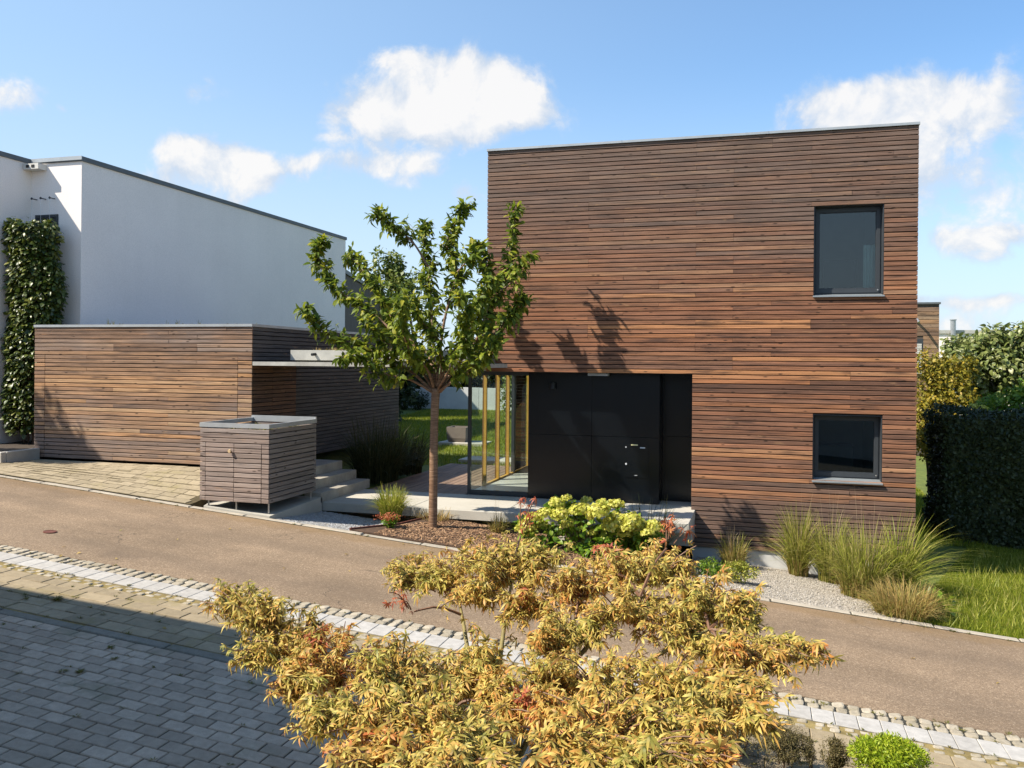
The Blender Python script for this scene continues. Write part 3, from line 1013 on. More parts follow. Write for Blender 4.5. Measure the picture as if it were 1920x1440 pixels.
def window(house_, wn, recess=.20, blind=False):
    x0, x1, z0, z1 = wn
    yy = HY0 + recess
    w_ = part(MB().box(x0, x1, HY0 + .028, yy + .02, z1 - .018, z1 - .002).box(x0 + .002, x0 + .018, HY0 + .030, yy + .02, z0 + .02, z1 - .018).box(x1 - .018, x1 - .002, HY0 + .030, yy + .02, z0 + .02, z1 - .018).build('window', 'window_frame', house_))
    fw = .085
    f_ = MB()
    xa, xb, za, zb = x0 + .018, x1 - .018, z0 + .03, z1 - .018
    for k_, (e, d0, d1) in enumerate(((0.0, .0, .07), (.045, -.012, .06))):
        pass
    f_.box(xa, xa + fw, yy, yy + .07, za, zb).box(xb - fw, xb, yy, yy + .07, za, zb).box(xa + fw, xb - fw, yy, yy + .07, zb - fw, zb).box(xa + fw, xb - fw, yy, yy + .07, za, za + fw + .015)
    f_.box(xa + .02, xa + fw - .012, yy - .014, yy, za + .02, zb - .02).box(xb - fw + .012, xb - .02, yy - .014, yy, za + .02, zb - .02)
    f_.box(xa + fw - .012, xb - fw + .012, yy - .014, yy, zb - fw + .012, zb - .02).box(xa + fw - .012, xb - fw + .012, yy - .014, yy, za + .02, za + fw)
    f_.build('frame', 'window_frame', w_)
    MB().box(xa + fw, xb - fw, yy + .03, yy + .036, za + fw + .015, zb - fw).build('pane', 'window_glass', w_)
    s_ = MB()
    v_ = [(x0 - .008, HY0 - .045, z0 - .012), (x1 + .008, HY0 - .045, z0 - .012), (x1 + .008, yy, z0 + .028), (x0 - .008, yy, z0 + .028),
          (x0 - .008, HY0 - .045, z0 - .032), (x1 + .008, HY0 - .045, z0 - .032), (x1 + .008, yy, z0 - .004), (x0 - .008, yy, z0 - .004)]
    s_.add(v_, [(0, 1, 2, 3), (7, 6, 5, 4), (0, 4, 5, 1), (1, 5, 6, 2), (2, 6, 7, 3), (3, 7, 4, 0)])
    s_.build('sill', 'sill', w_)
    MB().tube([(xb - .05, yy - .014, za + .06), (xb - .05, yy - .028, za + .06)], [.014, .011], 10).build('restrictor', 'steel', w_)
    return w_


window(house, UW)
window(house, LW)
# rooms behind the windows
for (z0, z1) in ((.75, 3.3), (-2.4, -.28)):
    rb = MB()
    ya, yb = fy + ft + .004, 19.4
    xa, xb = -.9, X1 - .31
    rb.add([(xa, ya, z0), (xb, ya, z0), (xb, yb, z0), (xa, yb, z0), (xa, ya, z1), (xb, ya, z1), (xb, yb, z1), (xa, yb, z1)], [(0, 1, 2, 3), (4, 7, 6, 5), (3, 2, 6, 7), (0, 3, 7, 4), (1, 5, 6, 2)])
    rb.build('room', 'interior_white', house)
MB().box(1.05, 1.62, 16.8, 17.2, .76, 1.92).build('cabinet', 'interior_dark', house)
cb = MB()
cv = []
for i in range(25):
    xx = 1.60 + .40 * i / 24
    yy = 15.52 + .018 * math.sin(i * 1.9)
    cv += [(xx, yy, 1.18), (xx, yy, 2.02)]
cb.add(cv, [(2 * i, 2 * i + 2, 2 * i + 3, 2 * i + 1) for i in range(24)])
cb.build('curtain', 'curtain', house)
MB().box(.75, 1.55, 16.3, 17.0, -2.39, -1.42).build('kitchen_cabinet', 'interior_dark', house)

# dark recessed entrance
PY = 15.35
MB().box(OX0 + .02, OX1 + .3, PY + .03, PY + .05, OZ1 + .02, OZ1 + .06).build('soffit_edge', 'black_trim', house)
MB().box(X0 - .45, OX1 - .004, HY0 + .332, 16.0, OZ1 - .002, OZ1 + .008).build('soffit', 'dark_metal', house)
g = .006
for (x0, x1) in ((-4.135, -2.95), (-2.95, -1.75)):
    for (z0, z1) in ((OZ0, -1.305), (-1.305, OZ1)):
        MB().box(x0 + g / 2, x1 - g / 2, PY, PY + .02, z0 + g / 2, z1 - g / 2 - .003).build('facade_panel', 'panel', house)
MB().box(-4.135, -1.755, PY + .022, PY + .10, OZ0, OZ1 - .004).build('panel_backing', 'black_trim', house)
NY = 15.85
MB().box(-1.752, -1.74, PY + .001, NY, OZ0 + .004, OZ1 - .006).build('facade_panel', 'panel', house)
for (z0, z1) in ((OZ0 + .004, -1.315), (-1.309, OZ1 - .006)):
    MB().box(-1.737, -1.16, NY, NY + .04, z0, z1).build('door_panel', 'panel', house, label='dark entrance panel set deeper than the others')
MB().box(OX1 - .02, OX1 + .28, fy + ft + .002, NY + .2, OZ0, OZ1 - .01).build('reveal', 'panel', house)
lamp = part(MB().tube([(-3.67, PY, -.40), (-3.67, PY - .05, -.40)], [.045, .045], 14).build('wall_lamp', 'dark_metal', house))
MB().tube([(-3.67, PY - .05, -.36), (-3.67, PY - .05, -.47)], [.055, .06], 14).build('lamp_shade', 'black_trim', lamp)
MB().box(-2.98, -2.62, 15.1, 15.26, OZ1 - .05, OZ1 - .003).build('soffit_lamp', 'zinc', house)
mbx = part(MB().box(-2.345, -1.925, PY - .012, PY, -2.02, -1.43).build('mailbox_flap', 'panel', house))
MB().box(-2.235, -2.115, PY - .018, PY - .013, -1.452, -1.432).build('name_plate', 'label_yellow', mbx)
MB().box(-2.075, -1.985, PY - .018, PY - .013, -1.497, -1.478).build('bell_plate', 'label_white', mbx)
MB().tube([(-2.325, PY - .012, -1.485), (-2.325, PY - .022, -1.485)], [.012, .010], 12).build('bell_button', 'label_white', mbx)
MB().tube([(-2.320, PY - .012, -1.785), (-2.320, PY - .024, -1.785)], [.018, .015], 12).build('lock', 'label_white', mbx)
MB().box(-2.17, -2.12, PY - .016, PY - .013, -1.985, -1.978).build('keyhole_cover', 'label_white', mbx)

# glazed corner of the living room
GX, GY = -5.32, 15.40
gfr = part(MB().box(GX, -4.137, GY - .02, GY + .05, -2.475, -2.39).box(GX, -4.137, GY - .02, GY + .05, -.235, OZ1 - .004).box(GX, GX + .055, GY - .02, GY + .05, -2.39, -.235).build('glazing', 'window_frame', house))
MB().box(GX + .056, -4.14, GY + .012, GY + .020, -2.389, -.236).build('pane', 'glass', gfr)
MB().box(GX - .05, X0 - .002, 15.33, HY1, OZ1 + .012, OZ1 + .30).build('glazing_lintel', 'fascia', house)
MB().box(GX - .02, -1.76, GY + .06, HY1 - .31, -2.56, -2.46).build('floor', 'interior_floor', house)
MB().box(X0, -1.76, GY + .06, HY1 - .31, OZ1 + .02, OZ1 + .06).build('ceiling', 'interior_white', house)
MB().box(-2.30, -2.2, GY + .06, HY1 - .31, -2.46, OZ1 + .02).build('inner_wall', 'interior_white', house)
# fixed panes and open folding leaves with yellow larch frames along the garden side
sg = part(MB().box(GX - .03, GX + .03, 16.35, 20.9, -2.458, -2.425).box(GX - .03, GX + .03, 15.46, 20.9, -.245, OZ1 + .010).build('folding_door', 'frame_yellow', house))
for yy, w_ in ((16.45, .05), (17.33, .06), (18.06, .06), (19.7, .05), (20.7, .06)):
    MB().box(GX - .026, GX + .030, yy - w_ / 2, yy + w_ / 2, -2.424, -.246).build('post', 'frame_yellow', sg)
for yy in (16.52, 17.39, 18.14):
    MB().box(GX - .075, GX - .032, yy - .03, yy + .03, -2.45, -.26).build('leaf_frame', 'frame_brown', sg)
MB().box(GX - .030, GX + .034, 18.42, 18.55, -2.424, -.246).build('post', 'window_frame', sg, label='dark post between yellow frames')
for (ya, yb) in ((18.56, 19.66), (19.75, 20.66)):
    MB().box(GX - .003, GX + .003, ya, yb, -2.42, -.25).build('pane', 'glass', sg)
MB().box(-3.9, -3.3, 19.0, 20.4, -2.45, -2.0).build('sofa', 'interior_white', house)

# ------------------------------------------------------------------ canopy between house and garage
can = thing('canopy', 'thin flat canopy with pale edge linking garage and wooden house', 'canopy', (-6.6, 13.7, -2.48))
CX0, CX1 = -8.868, -4.43
MB().box(CX0, CX1, 13.70, 14.965, -.092, -.022).box(CX0, HX0 - .03, 14.965, 15.31, -.092, -.022).build('roof_slab', 'fascia', can)
b = MB().box(-8.45, -4.63, 14.30, 14.36, .012, .20).box(-8.45, -8.39, 14.36, 15.25, .012, .20)
b.build('parapet', 'fascia', can)
MB().box(-8.38, -4.95, 14.965, 15.25, -.02, .15).box(-8.38, -4.66, 14.37, 14.96, -.02, .15).build('roof_bed', 'roof_gravel', can)
MB().tube([(-7.93, 14.33, .125), (-7.95, 14.20, .115)], [.026, .026], 10).build('spout', 'black_trim', can)
MB().box(-8.2, -5.2, 14.2, 15.25, -.102, -.0925).build('soffit', 'brown_cladding', can)

# ------------------------------------------------------------------ garage
GX0, GX1, GY0, GY1 = -13.76, -8.88, 13.70, 20.3
gar = thing('garage', 'low flat-roofed garage clad in tan weathered boards with hidden door', 'garage', (-11.3, 13.7, GF))
MB().box(GX0 + .02, GX1 - .026, GY0 + .027, GY1, GF + .03, .63).build('wall', 'backing', gar)
MB().box(GX0 + .3, GX1 - .3, GY0 + .3, GY1 - .3, .60, .635).build('roof', 'roof_gravel', gar)
b = MB()
b.box(GX0 - .01, GX1 + .012, GY0 - .022, GY0 + .25, .612, .660)
b.box(GX0 - .01, GX0 + .2, GY0 + .25, GY1, .612, .660)
b.box(GX1 - .2, GX1 + .012, GY0 + .25, GY1, .612, .660)
b.box(GX0 + .2, GX1 - .2, GY1 - .2, GY1, .612, .660)
b.build('coping', 'zinc', gar)
gme = plank_mesh('plank', .0635, .026, 'garage_wood')
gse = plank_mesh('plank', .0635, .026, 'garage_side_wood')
gen = plank_mesh('plank', .0635, .026, 'garage_bounce_wood')
door = part(MB().box(-13.505, -9.175, GY0 + .0268, GY0 + .03, GF + .04, .09).build('garage_door', 'backing', gar))
entry = part(MB().box(GX1 - .027, GX1 - .0262, 14.4, 15.25, GF + .04, -.12).build('side_door', 'backing', gar))
nr = int((.61 - (GF + .045)) / PITCH)
for r_ in range(nr + 1):
    z = GF + .045 + r_ * PITCH
    if z + .066 > .612:
        break
    if z < .06:
        board(gme, gar, GX0, -13.512, GY0 + .026, z)
        for p, q_ in split(-13.505, -9.176, .62, GX0):
            board(gme, door, p, q_, GY0 + .026, z)
        board(gme, gar, -9.170, GX1, GY0 + .026, z)
    else:
        for p, q_ in split(GX0, GX1, .62, GX0):
            board(gme, gar, p, q_, GY0 + .026, z)
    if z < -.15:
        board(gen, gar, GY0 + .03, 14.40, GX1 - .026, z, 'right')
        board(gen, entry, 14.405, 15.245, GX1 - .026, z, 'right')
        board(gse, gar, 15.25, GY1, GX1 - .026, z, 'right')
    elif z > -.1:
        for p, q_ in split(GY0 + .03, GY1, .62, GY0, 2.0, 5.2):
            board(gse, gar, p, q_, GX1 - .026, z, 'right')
# plants on the garage roof
V_, F_ = [], []
for i in range(90):
    x = random.uniform(GX0 + .3, GX1 - .25)
    tuft(V_, F_, x, random.uniform(GY0 + .27, GY0 + 1.2), .63, random.uniform(.03, .13) * (2.0 if random.random() < .12 else .7), random.randint(3, 8), .05, .004)
b = MB()
b.add(V_, F_)
b.build('roof_plants', 'weed', gar, kind='stuff')
V_, F_ = [], []
for i in range(160):
    tuft(V_, F_, random.uniform(-8.0, -4.8), random.uniform(14.38, 14.9), .14, random.uniform(.06, .14), random.randint(6, 12), .07, .004)
b = MB()
b.add(V_, F_)
b.build('roof_plants', 'grass_straw', can, kind='stuff')

# ------------------------------------------------------------------ bin cabinet with planted top
BX0, BX1, BY0, BY1, BZ0, BZ1 = -8.72, -7.46, 12.0, 13.50, -2.26, -1.01
binc = thing('bin_cabinet', 'grey boarded bin cabinet on thin legs with open metal tray on top', 'cabinet', (-8.1, 12.7, -2.4))
bm_ = plank_mesh('plank', .0655, .024, 'box_wood')
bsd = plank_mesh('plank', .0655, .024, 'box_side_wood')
MB().box(BX0 + .026, BX1 - .026, BY0 + .026, BY1 - .026, BZ0 + .01, -1.20).build('body', 'backing', binc)
t_ = .035
b = MB()
b.box(BX0 - .008, BX1 + .008, BY0 - .008, BY0 + t_, -1.078, BZ1)
b.box(BX0 - .008, BX1 + .008, BY1 - t_, BY1 + .008, -1.078, BZ1 + .035)
b.box(BX0 - .008, BX0 + t_, BY0 + t_, BY1 - t_, -1.078, BZ1)
b.box(BX1 - t_, BX1 + .008, BY0 + t_, BY1 - t_, -1.078, BZ1)
b.build('tray_rim', 'zinc', binc)
MB().box(BX0 + t_, BX1 - t_, BY0 + t_, BY1 - t_, -1.198, -1.14).build('planting_soil', 'soil', binc)
V_, F_ = [], []
for i in range(70):
    tuft(V_, F_, random.uniform(BX0 + .1, BX1 - .1), random.uniform(BY0 + .3, BY1 - .1), -1.14, random.uniform(.02, .06), 8, .05, .006)
b = MB()
b.add(V_, F_)
b.build('tray_plants', 'weed', binc, kind='stuff')
nr = 15
pit = (-1.085 - BZ0) / nr
for leaf in (0, 1):
    x0, x1 = ((-8.615, -8.095), (-8.088, -7.595))[leaf]
    dl = part(MB().box(x0, x1, BY0 + .024, BY0 + .0262, BZ0 + .01, -1.33).build('cabinet_door', 'backing', binc))
    for r_ in range(12):
        board(bm_, dl, x0, x1, BY0 + .022, BZ0 + r_ * pit)
    if leaf == 0:
        MB().tube([(-8.145, BY0, -1.45), (-8.145, BY0 - .03, -1.45), (-8.145, BY0 - .035, -1.45), (-8.145, BY0 - .055, -1.45)], [.012, .012, .032, .026], 12).build('knob', 'brass', dl)
for r_ in range(nr):
    z = BZ0 + r_ * pit
    if r_ < 12:
        board(bm_, binc, BX0, -8.622, BY0 + .024, z)
        board(bm_, binc, -7.588, BX1, BY0 + .024, z)
    else:
        board(bm_, binc, BX0, BX1, BY0 + .024, z)
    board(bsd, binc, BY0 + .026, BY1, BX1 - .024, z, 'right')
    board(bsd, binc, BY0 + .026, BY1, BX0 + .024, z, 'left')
    board(bm_, binc, BX0, BX1, BY1 - .024, z, 'back')
for (x, y) in ((-8.62, 12.1), (-8.09, 12.08), (-7.50, 12.08), (-7.50, 13.4), (-8.62, 13.4)):
    MB().tube([(x, y, BZ0 + .02), (x, y, -2.42)], .013, 8).build('leg', 'steel', binc)
# concrete base of the cabinet
base = struct(MB().add([(-8.60, 11.94, zg(-8.6) + .035), (-7.40, 11.94, zg(-7.4) + .035), (-7.40, 13.62, -2.385), (-8.84, 13.62, -2.385), (-8.84, 12.4, -2.375),
                        (-8.60, 11.94, -2.9), (-7.40, 11.94, -2.9), (-7.40, 13.62, -2.9), (-8.84, 13.62, -2.9), (-8.84, 12.4, -2.9)],
                       [(0, 1, 2, 3, 4), (0, 5, 6, 1), (1, 6, 7, 2), (2, 7, 8, 3), (3, 8, 9, 4), (4, 9, 5, 0)]).build('cabinet_base', 'concrete_pale'), 'pale concrete base under the bin cabinet')

# ------------------------------------------------------------------ steps, terrace, deck
st = thing('concrete_steps', 'three grey concrete block steps beside the bin cabinet', 'steps', (-7.8, 14.5, -2.48))
for i, (x1, zt, y0) in enumerate(((-7.40, -2.31, 13.58), (-7.69, -2.14, 13.62), (-8.00, -1.97, 13.66))):
    x0 = -8.0 if i < 2 else -8.86
    x0 = (-7.72, -8.02, -8.86)[i]
    MB().box(x0, x1, y0, 15.53, zt - .168 if i else -2.478, zt, 0, .006).build('step', 'concrete_step', st)
ter = struct(MB().box(-7.42, -1.09, 14.25, 15.30, -2.95, -2.63).build('terrace', 'concrete'), 'long pale concrete terrace in front of the dark entrance')
xs_ = [-7.42, -5.75, -4.12, -2.6, -1.08]
for i in range(4):
    MB().box(xs_[i] + .003, xs_[i + 1] - .003, 13.66, 15.32, -2.63, -2.48, 0, .006).build('slab', 'concrete_pale', ter)
MB().box(-5.30, -1.16, 15.32, 15.9, -2.63, -2.486).build('threshold', 'concrete', ter)
dk = struct(MB().box(-7.35, -5.36, 15.325, 19.95, -2.62, -2.52).build('deck', 'backing'), 'brown timber deck beside the glazed corner')
dme = {}
x = -7.34
while x < -5.5:
    for (ya, yb) in ((15.33, 17.9 + random.uniform(-.6, .6)),):
        for (p, q_) in ((ya, yb), (yb + .004, 19.94)):
            me = MB().box(-.067, .067, -(q_ - p) / 2, (q_ - p) / 2, -.03, 0, 0, .004).mesh('deck_board')
            me.materials.append(M['deck_wood'])
            inst('deck_board', me, dk, (x + .067, (p + q_) / 2, -2.486 + random.uniform(-.002, .002)))
    x += .1415
# stepping slabs and pot in the garden
sg_ = 'stepping slabs on the garden lawn'
for i, (x, y, w_, d_, l_) in enumerate(((-6.6, 21.0, 1.5, .9, 'pale stepping slab just past the end of the deck'), (-8.45, 24.2, 1.4, .9, 'pale slab under the square planter pot on the lawn'))):
    z_ = float(terr(np.array(x), np.array(y)))
    MB().box(x - w_ / 2, x + w_ / 2, y - d_ / 2, y + d_ / 2, z_ - .1, z_ + .05, 0, .006).build('stepping_slab', 'concrete_pale', None, label=l_, category='paving slab', group=sg_)
z_ = float(terr(np.array(-8.6), np.array(24.2))) + .05
b = MB()
pv = []
for (s_, h_) in ((.25, 0), (.29, .12), (.30, .44), (.26, .44), (.26, .36)):
    pv += [(-8.63 - s_, 24.2 - s_, z_ + h_), (-8.63 + s_, 24.2 - s_, z_ + h_), (-8.63 + s_, 24.2 + s_, z_ + h_), (-8.63 - s_, 24.2 + s_, z_ + h_)]
b.add(pv, [(3, 2, 1, 0)] + [(4 * k_ + i, 4 * k_ + (i + 1) % 4, 4 * k_ + 4 + (i + 1) % 4, 4 * k_ + 4 + i) for k_ in range(4) for i in range(4)] + [(16, 17, 18, 19)])
b.build('planter_pot', 'pot', None, label='square brown planter pot standing on the garden slab', category='planter')

# ------------------------------------------------------------------ beds
GSLOPE = .085


def patch(name, poly, mt, label, dz=.0, zf=None):
    return struct(sheet(name, poly, mt, dz, zf, .12), label)


gl = patch('gravel_bed', [(-7.38, 11.935), (-6.02, 11.935), (-5.55, 12.75), (-5.35, 13.64), (-7.38, 13.64)], 'gravel_base', 'shaded grey gravel bed beside the cabinet base', -.02)
for v_ in gl.data.vertices:
    v_.co.z -= GSLOPE * (v_.co.y - 11.935)
mu = patch('mulch_bed', [(-6.0, 11.935), (-1.06, 11.935), (-1.06, 13.64), (-5.33, 13.64), (-5.53, 12.76)], 'mulch_base', 'brown bark mulch bed under the young tree', .03)
gr_ = patch('gravel_strip', [(-1.04, 11.935), (1.75, 11.935), (2.2, 13.2), (2.3, 15.02), (-1.04, 15.02)], 'gravel_base', 'pale gravel bed in front of the house plinth', -.005)
for v_ in gr_.data.vertices:
    v_.co.z -= GSLOPE * (v_.co.y - 11.935)
MB().add([(p[0], p[1], zg(p[0]) + h_ - (.06 if h_ < 0 else 0)) for h_ in (-.05, .055) for p in ((-6.02, 11.94), (-5.56, 12.76), (-5.36, 13.64), (-5.345, 13.64), (-5.54, 12.75), (-5.995, 11.94))],
         [(i, (i + 1) % 6, (i + 1) % 6 + 6, i + 6) for i in range(6)] + [(6, 7, 10, 11), (7, 8, 9, 10)]).build('bed_edging', 'rust', None, label='thin rusty steel edging between grey gravel and bark mulch', category='edging')


def stones(name, poly, n_, size, mt, label, dz, flat=.6, chip=False, fall=0.0):
    P = np.array(poly)
    lo, hi = P.min(0), P.max(0)
    pts = []
    while len(pts) < n_:
        c_ = rng.uniform(lo, hi, (n_, 2))
        ok = np.ones(len(c_), bool)
        for i in range(len(P)):
            a_, b_ = P[i], P[(i + 1) % len(P)]
            ok &= ((b_[0] - a_[0]) * (c_[:, 1] - a_[1]) - (b_[1] - a_[1]) * (c_[:, 0] - a_[0])) > 0
        pts += c_[ok].tolist()
    pts = np.array(pts[:n_])
    if chip:
        T = np.array([(-1, -.35, 0), (1, -.3, .08), (.9, .35, .05), (-1, .3, .12), (-.9, -.25, .25), (.95, -.2, .3), (.85, .3, .28), (-.95, .28, .3)])
        Ft = np.array([(0, 1, 5, 4), (1, 2, 6, 5), (2, 3, 7, 6), (3, 0, 4, 7), (4, 5, 6, 7)])
    else:
        T = np.array([(1, 0, 0), (.2, 1, 0), (-.9, .3, 0), (-.3, -1, 0), (.15, .1, .8), (0, 0, -.6)])
        Ft = np.array([(0, 1, 4), (1, 2, 4), (2, 3, 4), (3, 0, 4), (1, 0, 5), (2, 1, 5), (3, 2, 5), (0, 3, 5)])
    s_ = size * rng.uniform(.55, 1.25, n_)
    th = rng.uniform(0, 2 * math.pi, n_)
    tl = rng.uniform(-.4, .4, (n_, 2))
    Vv = np.repeat(T[None], n_, 0) * s_[:, None, None]
    Vv[:, :, 2] *= flat
    Vv[:, :, 2] += Vv[:, :, 0] * tl[:, :1] + Vv[:, :, 1] * tl[:, 1:]
    cx, sx_ = np.cos(th)[:, None], np.sin(th)[:, None]
    X_ = Vv[:, :, 0] * cx - Vv[:, :, 1] * sx_ + pts[:, :1]
    Y_ = Vv[:, :, 0] * sx_ + Vv[:, :, 1] * cx + pts[:, 1:]
    Z_ = Vv[:, :, 2] + (zg(pts[:, 0]) + dz)[:, None]
    A = np.stack([X_, Y_, Z_], -1).reshape(-1, 3)
    Fa = (Ft[None] + (np.arange(n_) * len(T))[:, None, None]).reshape(-1, Ft.shape[1])
    A[:, 2] -= fall * (A[:, 1] - 11.935)
    o_ = link(name, np_mesh(name, A, [Fa]), mt)
    o_['kind'] = 'stuff'
    o_['label'] = label
    return o_


stones('gravel', [(-7.37, 11.95), (-6.05, 11.95), (-5.58, 12.75), (-5.38, 13.63), (-7.37, 13.63)], 7000, .014, 'gravel_grey', 'grey gravel stones beside the cabinet base', -.014, fall=GSLOPE)
stones('gravel', [(-1.03, 11.95), (1.75, 11.95), (2.15, 13.2), (2.25, 14.9), (-1.03, 14.9)], 24000, .0115, 'gravel', 'pale gravel stones before the house plinth', .002, fall=GSLOPE)
stones('bark_chips', [(-5.98, 11.95), (-1.07, 11.95), (-1.07, 13.62), (-5.35, 13.62), (-5.5, 12.76)], 7000, .026, 'chip', 'reddish brown bark chips covering the bed', .036, .5, True)

# raised planter of kerb stones at the far left
plb = thing('raised_bed', 'low raised bed edged with grey concrete blocks left of the garage', 'raised bed', (-14.6, 13.3, GF))
for nm in ((-13.72, -13.60, 12.92, 13.685),):
    MB().box(*nm, -2.2, -1.76, 0, .008).build('edge_block', 'concrete', plb)
x = -13.605
for k_ in range(3):
    MB().box(x - .95, x - .008, 12.80, 12.912, -2.2, -1.76, 0, .008).build('edge_block', 'concrete', plb)
    x -= .955
MB().box(-16.4, -13.725, 12.915, 15.19, -2.15, -1.80).build('planting_soil', 'soil', plb)

# ------------------------------------------------------------------ white houses
wh = thing('white_house', 'large white rendered house with dark roof edge behind the garage', 'house', (-18, 20, -2))
WX = -14.06
MB().box(-24, WX, 15.2, 27.4, -2.6, 4.24).build('wall', 'stucco', wh)
MB().box(-24, -15.40, 14.25, 15.2, -2.6, 4.24).build('wing', 'stucco', wh)
b = MB()
b.box(-24.03, WX + .035, 15.165, 15.45, 4.242, 4.34).box(WX - .25, WX + .035, 15.45, 27.435, 4.242, 4.34).box(-24.03, WX - .25, 27.15, 27.435, 4.242, 4.34)
b.build('roof_edge', 'wall_cap', wh)
MB().box(-15.37, WX + .04, 15.150, 15.164, 4.262, 4.345).build('notch_flashing', 'zinc', wh)
MB().box(-15.70, -15.365, 14.215, 15.160, 4.242, 4.34).box(-24.03, -15.70, 14.215, 14.45, 4.242, 4.34).build('roof_edge', 'wall_cap', wh)
MB().box(-23.9, WX - .25, 15.45, 27.15, 4.20, 4.28).build('roof', 'roof_gravel', wh)
vb = part(MB().box(-15.38, -14.98, 14.96, 15.198, 4.08, 4.20).build('vent_box', 'white_box', wh))
MB().box(-15.30, -15.22, 14.952, 14.958, 4.11, 4.17).box(-15.16, -15.08, 14.952, 14.958, 4.11, 4.17).build('vent_opening', 'black_trim', vb)
wf = part(MB().box(-15.26, -14.66, 15.17, 15.198, 3.06, 3.12).box(-15.26, -15.20, 15.17, 15.198, 1.4, 3.06).box(-14.70, -14.66, 15.17, 15.198, 1.4, 3.06).build('window', 'window_frame', wh))
MB().box(-15.199, -14.701, 15.180, 15.196, 1.4, 3.055).build('pane', 'interior_dark', wf)
for i, xx in enumerate((-15.24, -15.0, -14.76)):
    h_ = part(MB().tube([(xx, 15.2, 3.46), (xx, 15.06, 3.46)], [.012, .012], 6).tube([(xx, 15.06, 3.46), (xx, 15.05, 3.46)], [.028, .028], 8).build('wire_hook', 'dark_metal', wh))
    MB().tube([(xx, 15.06, 3.45), (xx + .02, 15.05, .6), (xx + .02, 15.05, -1.8)], .004, 4).build('wire', 'steel', h_)

# neighbour's house outside the picture on the left: it throws the shadow over the forecourt, its outline shaped to fit
nb = thing('neighbour_house', 'pale rendered house left of the viewpoint that shades the forecourt', 'house', (-12, -2, -2.6))
NP = [(-6.90, 4.5), (-16, 4.5), (-24, -.5), (-13.4, -.5), (-6.90, 3.5)]
def prism(poly, z0, z1):
    n_ = len(poly)
    return MB().add([(x_, y_, z0) for x_, y_ in poly] + [(x_, y_, z1) for x_, y_ in poly], [(i, i + n_, (i + 1) % n_ + n_, (i + 1) % n_) for i in range(n_)] + [tuple(range(n_)), tuple(range(2 * n_ - 1, n_ - 1, -1))])
prism(NP, -3.4, 3.24).build('wall', 'neighbour_stucco', nb)
prism([(-6.87, 4.53), (-16.02, 4.53), (-24.1, -.53), (-13.4, -.53), (-6.87, 3.48)], 3.243, 3.34).build('roof', 'zinc', nb)
prism([(-5.6, 4.49), (-6.86, 4.49), (-6.86, 3.2), (-5.6, 3.5)], -3.4, 2.25).build('shade_block', 'neighbour_stucco', nb)  # unseen low block added to shade the paving yet leave the maple sunlit
for xx in (-8.2, -12.0):
    w_ = part(MB().box(xx - .6, xx + .6, 4.502, 4.55, .6, 1.9).build('window', 'window_frame', nb))
    MB().box(xx - .52, xx + .52, 4.552, 4.558, .68, 1.82).build('pane', 'window_glass', w_)

vh = thing('viewpoint_house', 'plain rendered house behind the viewpoint across the lane', 'house', (1, -5, -3))
MB().box(-9.5, 9.5, -11, -3.0, -4.2, 2.4).build('wall', 'neighbour_stucco', vh)
MB().box(-9.6, 9.6, -11.1, -2.95, 2.403, 2.5).build('roof', 'zinc', vh)
for xx in (-5.0, -1.0, 3.0):
    w_ = part(MB().box(xx - .7, xx + .7, -2.998, -2.94, -.9, 1.3).build('window', 'window_frame', vh))
    MB().box(xx - .62, xx + .62, -2.938, -2.932, -.82, 1.22).build('pane', 'window_glass', w_)

# far buildings
bb = thing('brown_building', 'brown boarded flat-roofed building receding behind the white house', 'building', (-16, 31, -2))
BP = [(-15.4, 29.9), (-23.7, 55.6), (-40, 55), (-30, 29.9)]
prism(BP, -2.6, 3.36).build('wall', 'brown_cladding', bb)
prism([(-15.3, 29.8), (-23.6, 55.7), (-40.1, 55.1), (-30.1, 29.8)], 3.363, 3.52).build('roof', 'wall_cap', bb)
fw = thing('timber_house', 'distant house clad in weathered boards with a blind-covered window', 'house', (5.5, 38, -3))
MB().box(1.5, 6.78, 38.03, 44, -3.6, 2.50).build('wall', 'brown_cladding', fw)
MB().box(1.45, 6.83, 37.96, 44.05, 2.503, 2.58).build('coping', 'wall_cap', fw)
fme = plank_mesh('plank', .15, .03, 'far_wood')
for r_ in range(30):
    z = -2.4 + r_ * .165
    if z + .15 < 2.5:
        if -.3 < z < 1.12 - .02:
            board(fme, fw, 6.20, 6.78, 38.03, z)
            board(fme, fw, 1.5, 4.9, 38.03, z)
        else:
            board(fme, fw, 1.5, 6.78, 38.03, z)
w_ = part(MB().box(4.9, 6.20, 38.0, 38.028, -.26, 1.1).build('window', 'window_frame', fw))
for k_ in range(14):
    MB().box(4.95, 6.14, 37.975, 37.998, -.05 + k_ * .07, -.05 + k_ * .07 + .05).build('blind_slat', 'white_box', w_)
MB().box(4.9, 6.22, 37.93, 37.999, -.30, -.262).build('sill', 'fascia', w_)
MB().tube([(5.88, 38.02, 1.86), (5.86, 37.70, 1.98), (5.95, 37.45, 1.75)], [.05, .05, .05], 8).build('wall_spotlight', 'steel', fw)
fh = thing('far_white_house', 'distant low white house beyond the trees at right', 'house', (14, 62, -3))
MB().box(9.5, 24, 60, 70, -3.5, 2.08).build('wall', 'stucco', fh)
MB().box(9.4, 24.1, 59.9, 70.1, 2.083, 2.30).build('roof_edge', 'fascia', fh)
MB().tube([(11.45, 59.7, -2), (11.45, 59.7, 2.9)], [.16, .16], 12).tube([(11.45, 59.7, 2.9), (11.45, 59.7, 2.96)], [.20, .20], 12).build('flue', 'steel', fh)
gw = thing('garden_wall', 'low white garden wall behind the lawn between the buildings', 'wall', (-14, 36, -2))
x = -20.0
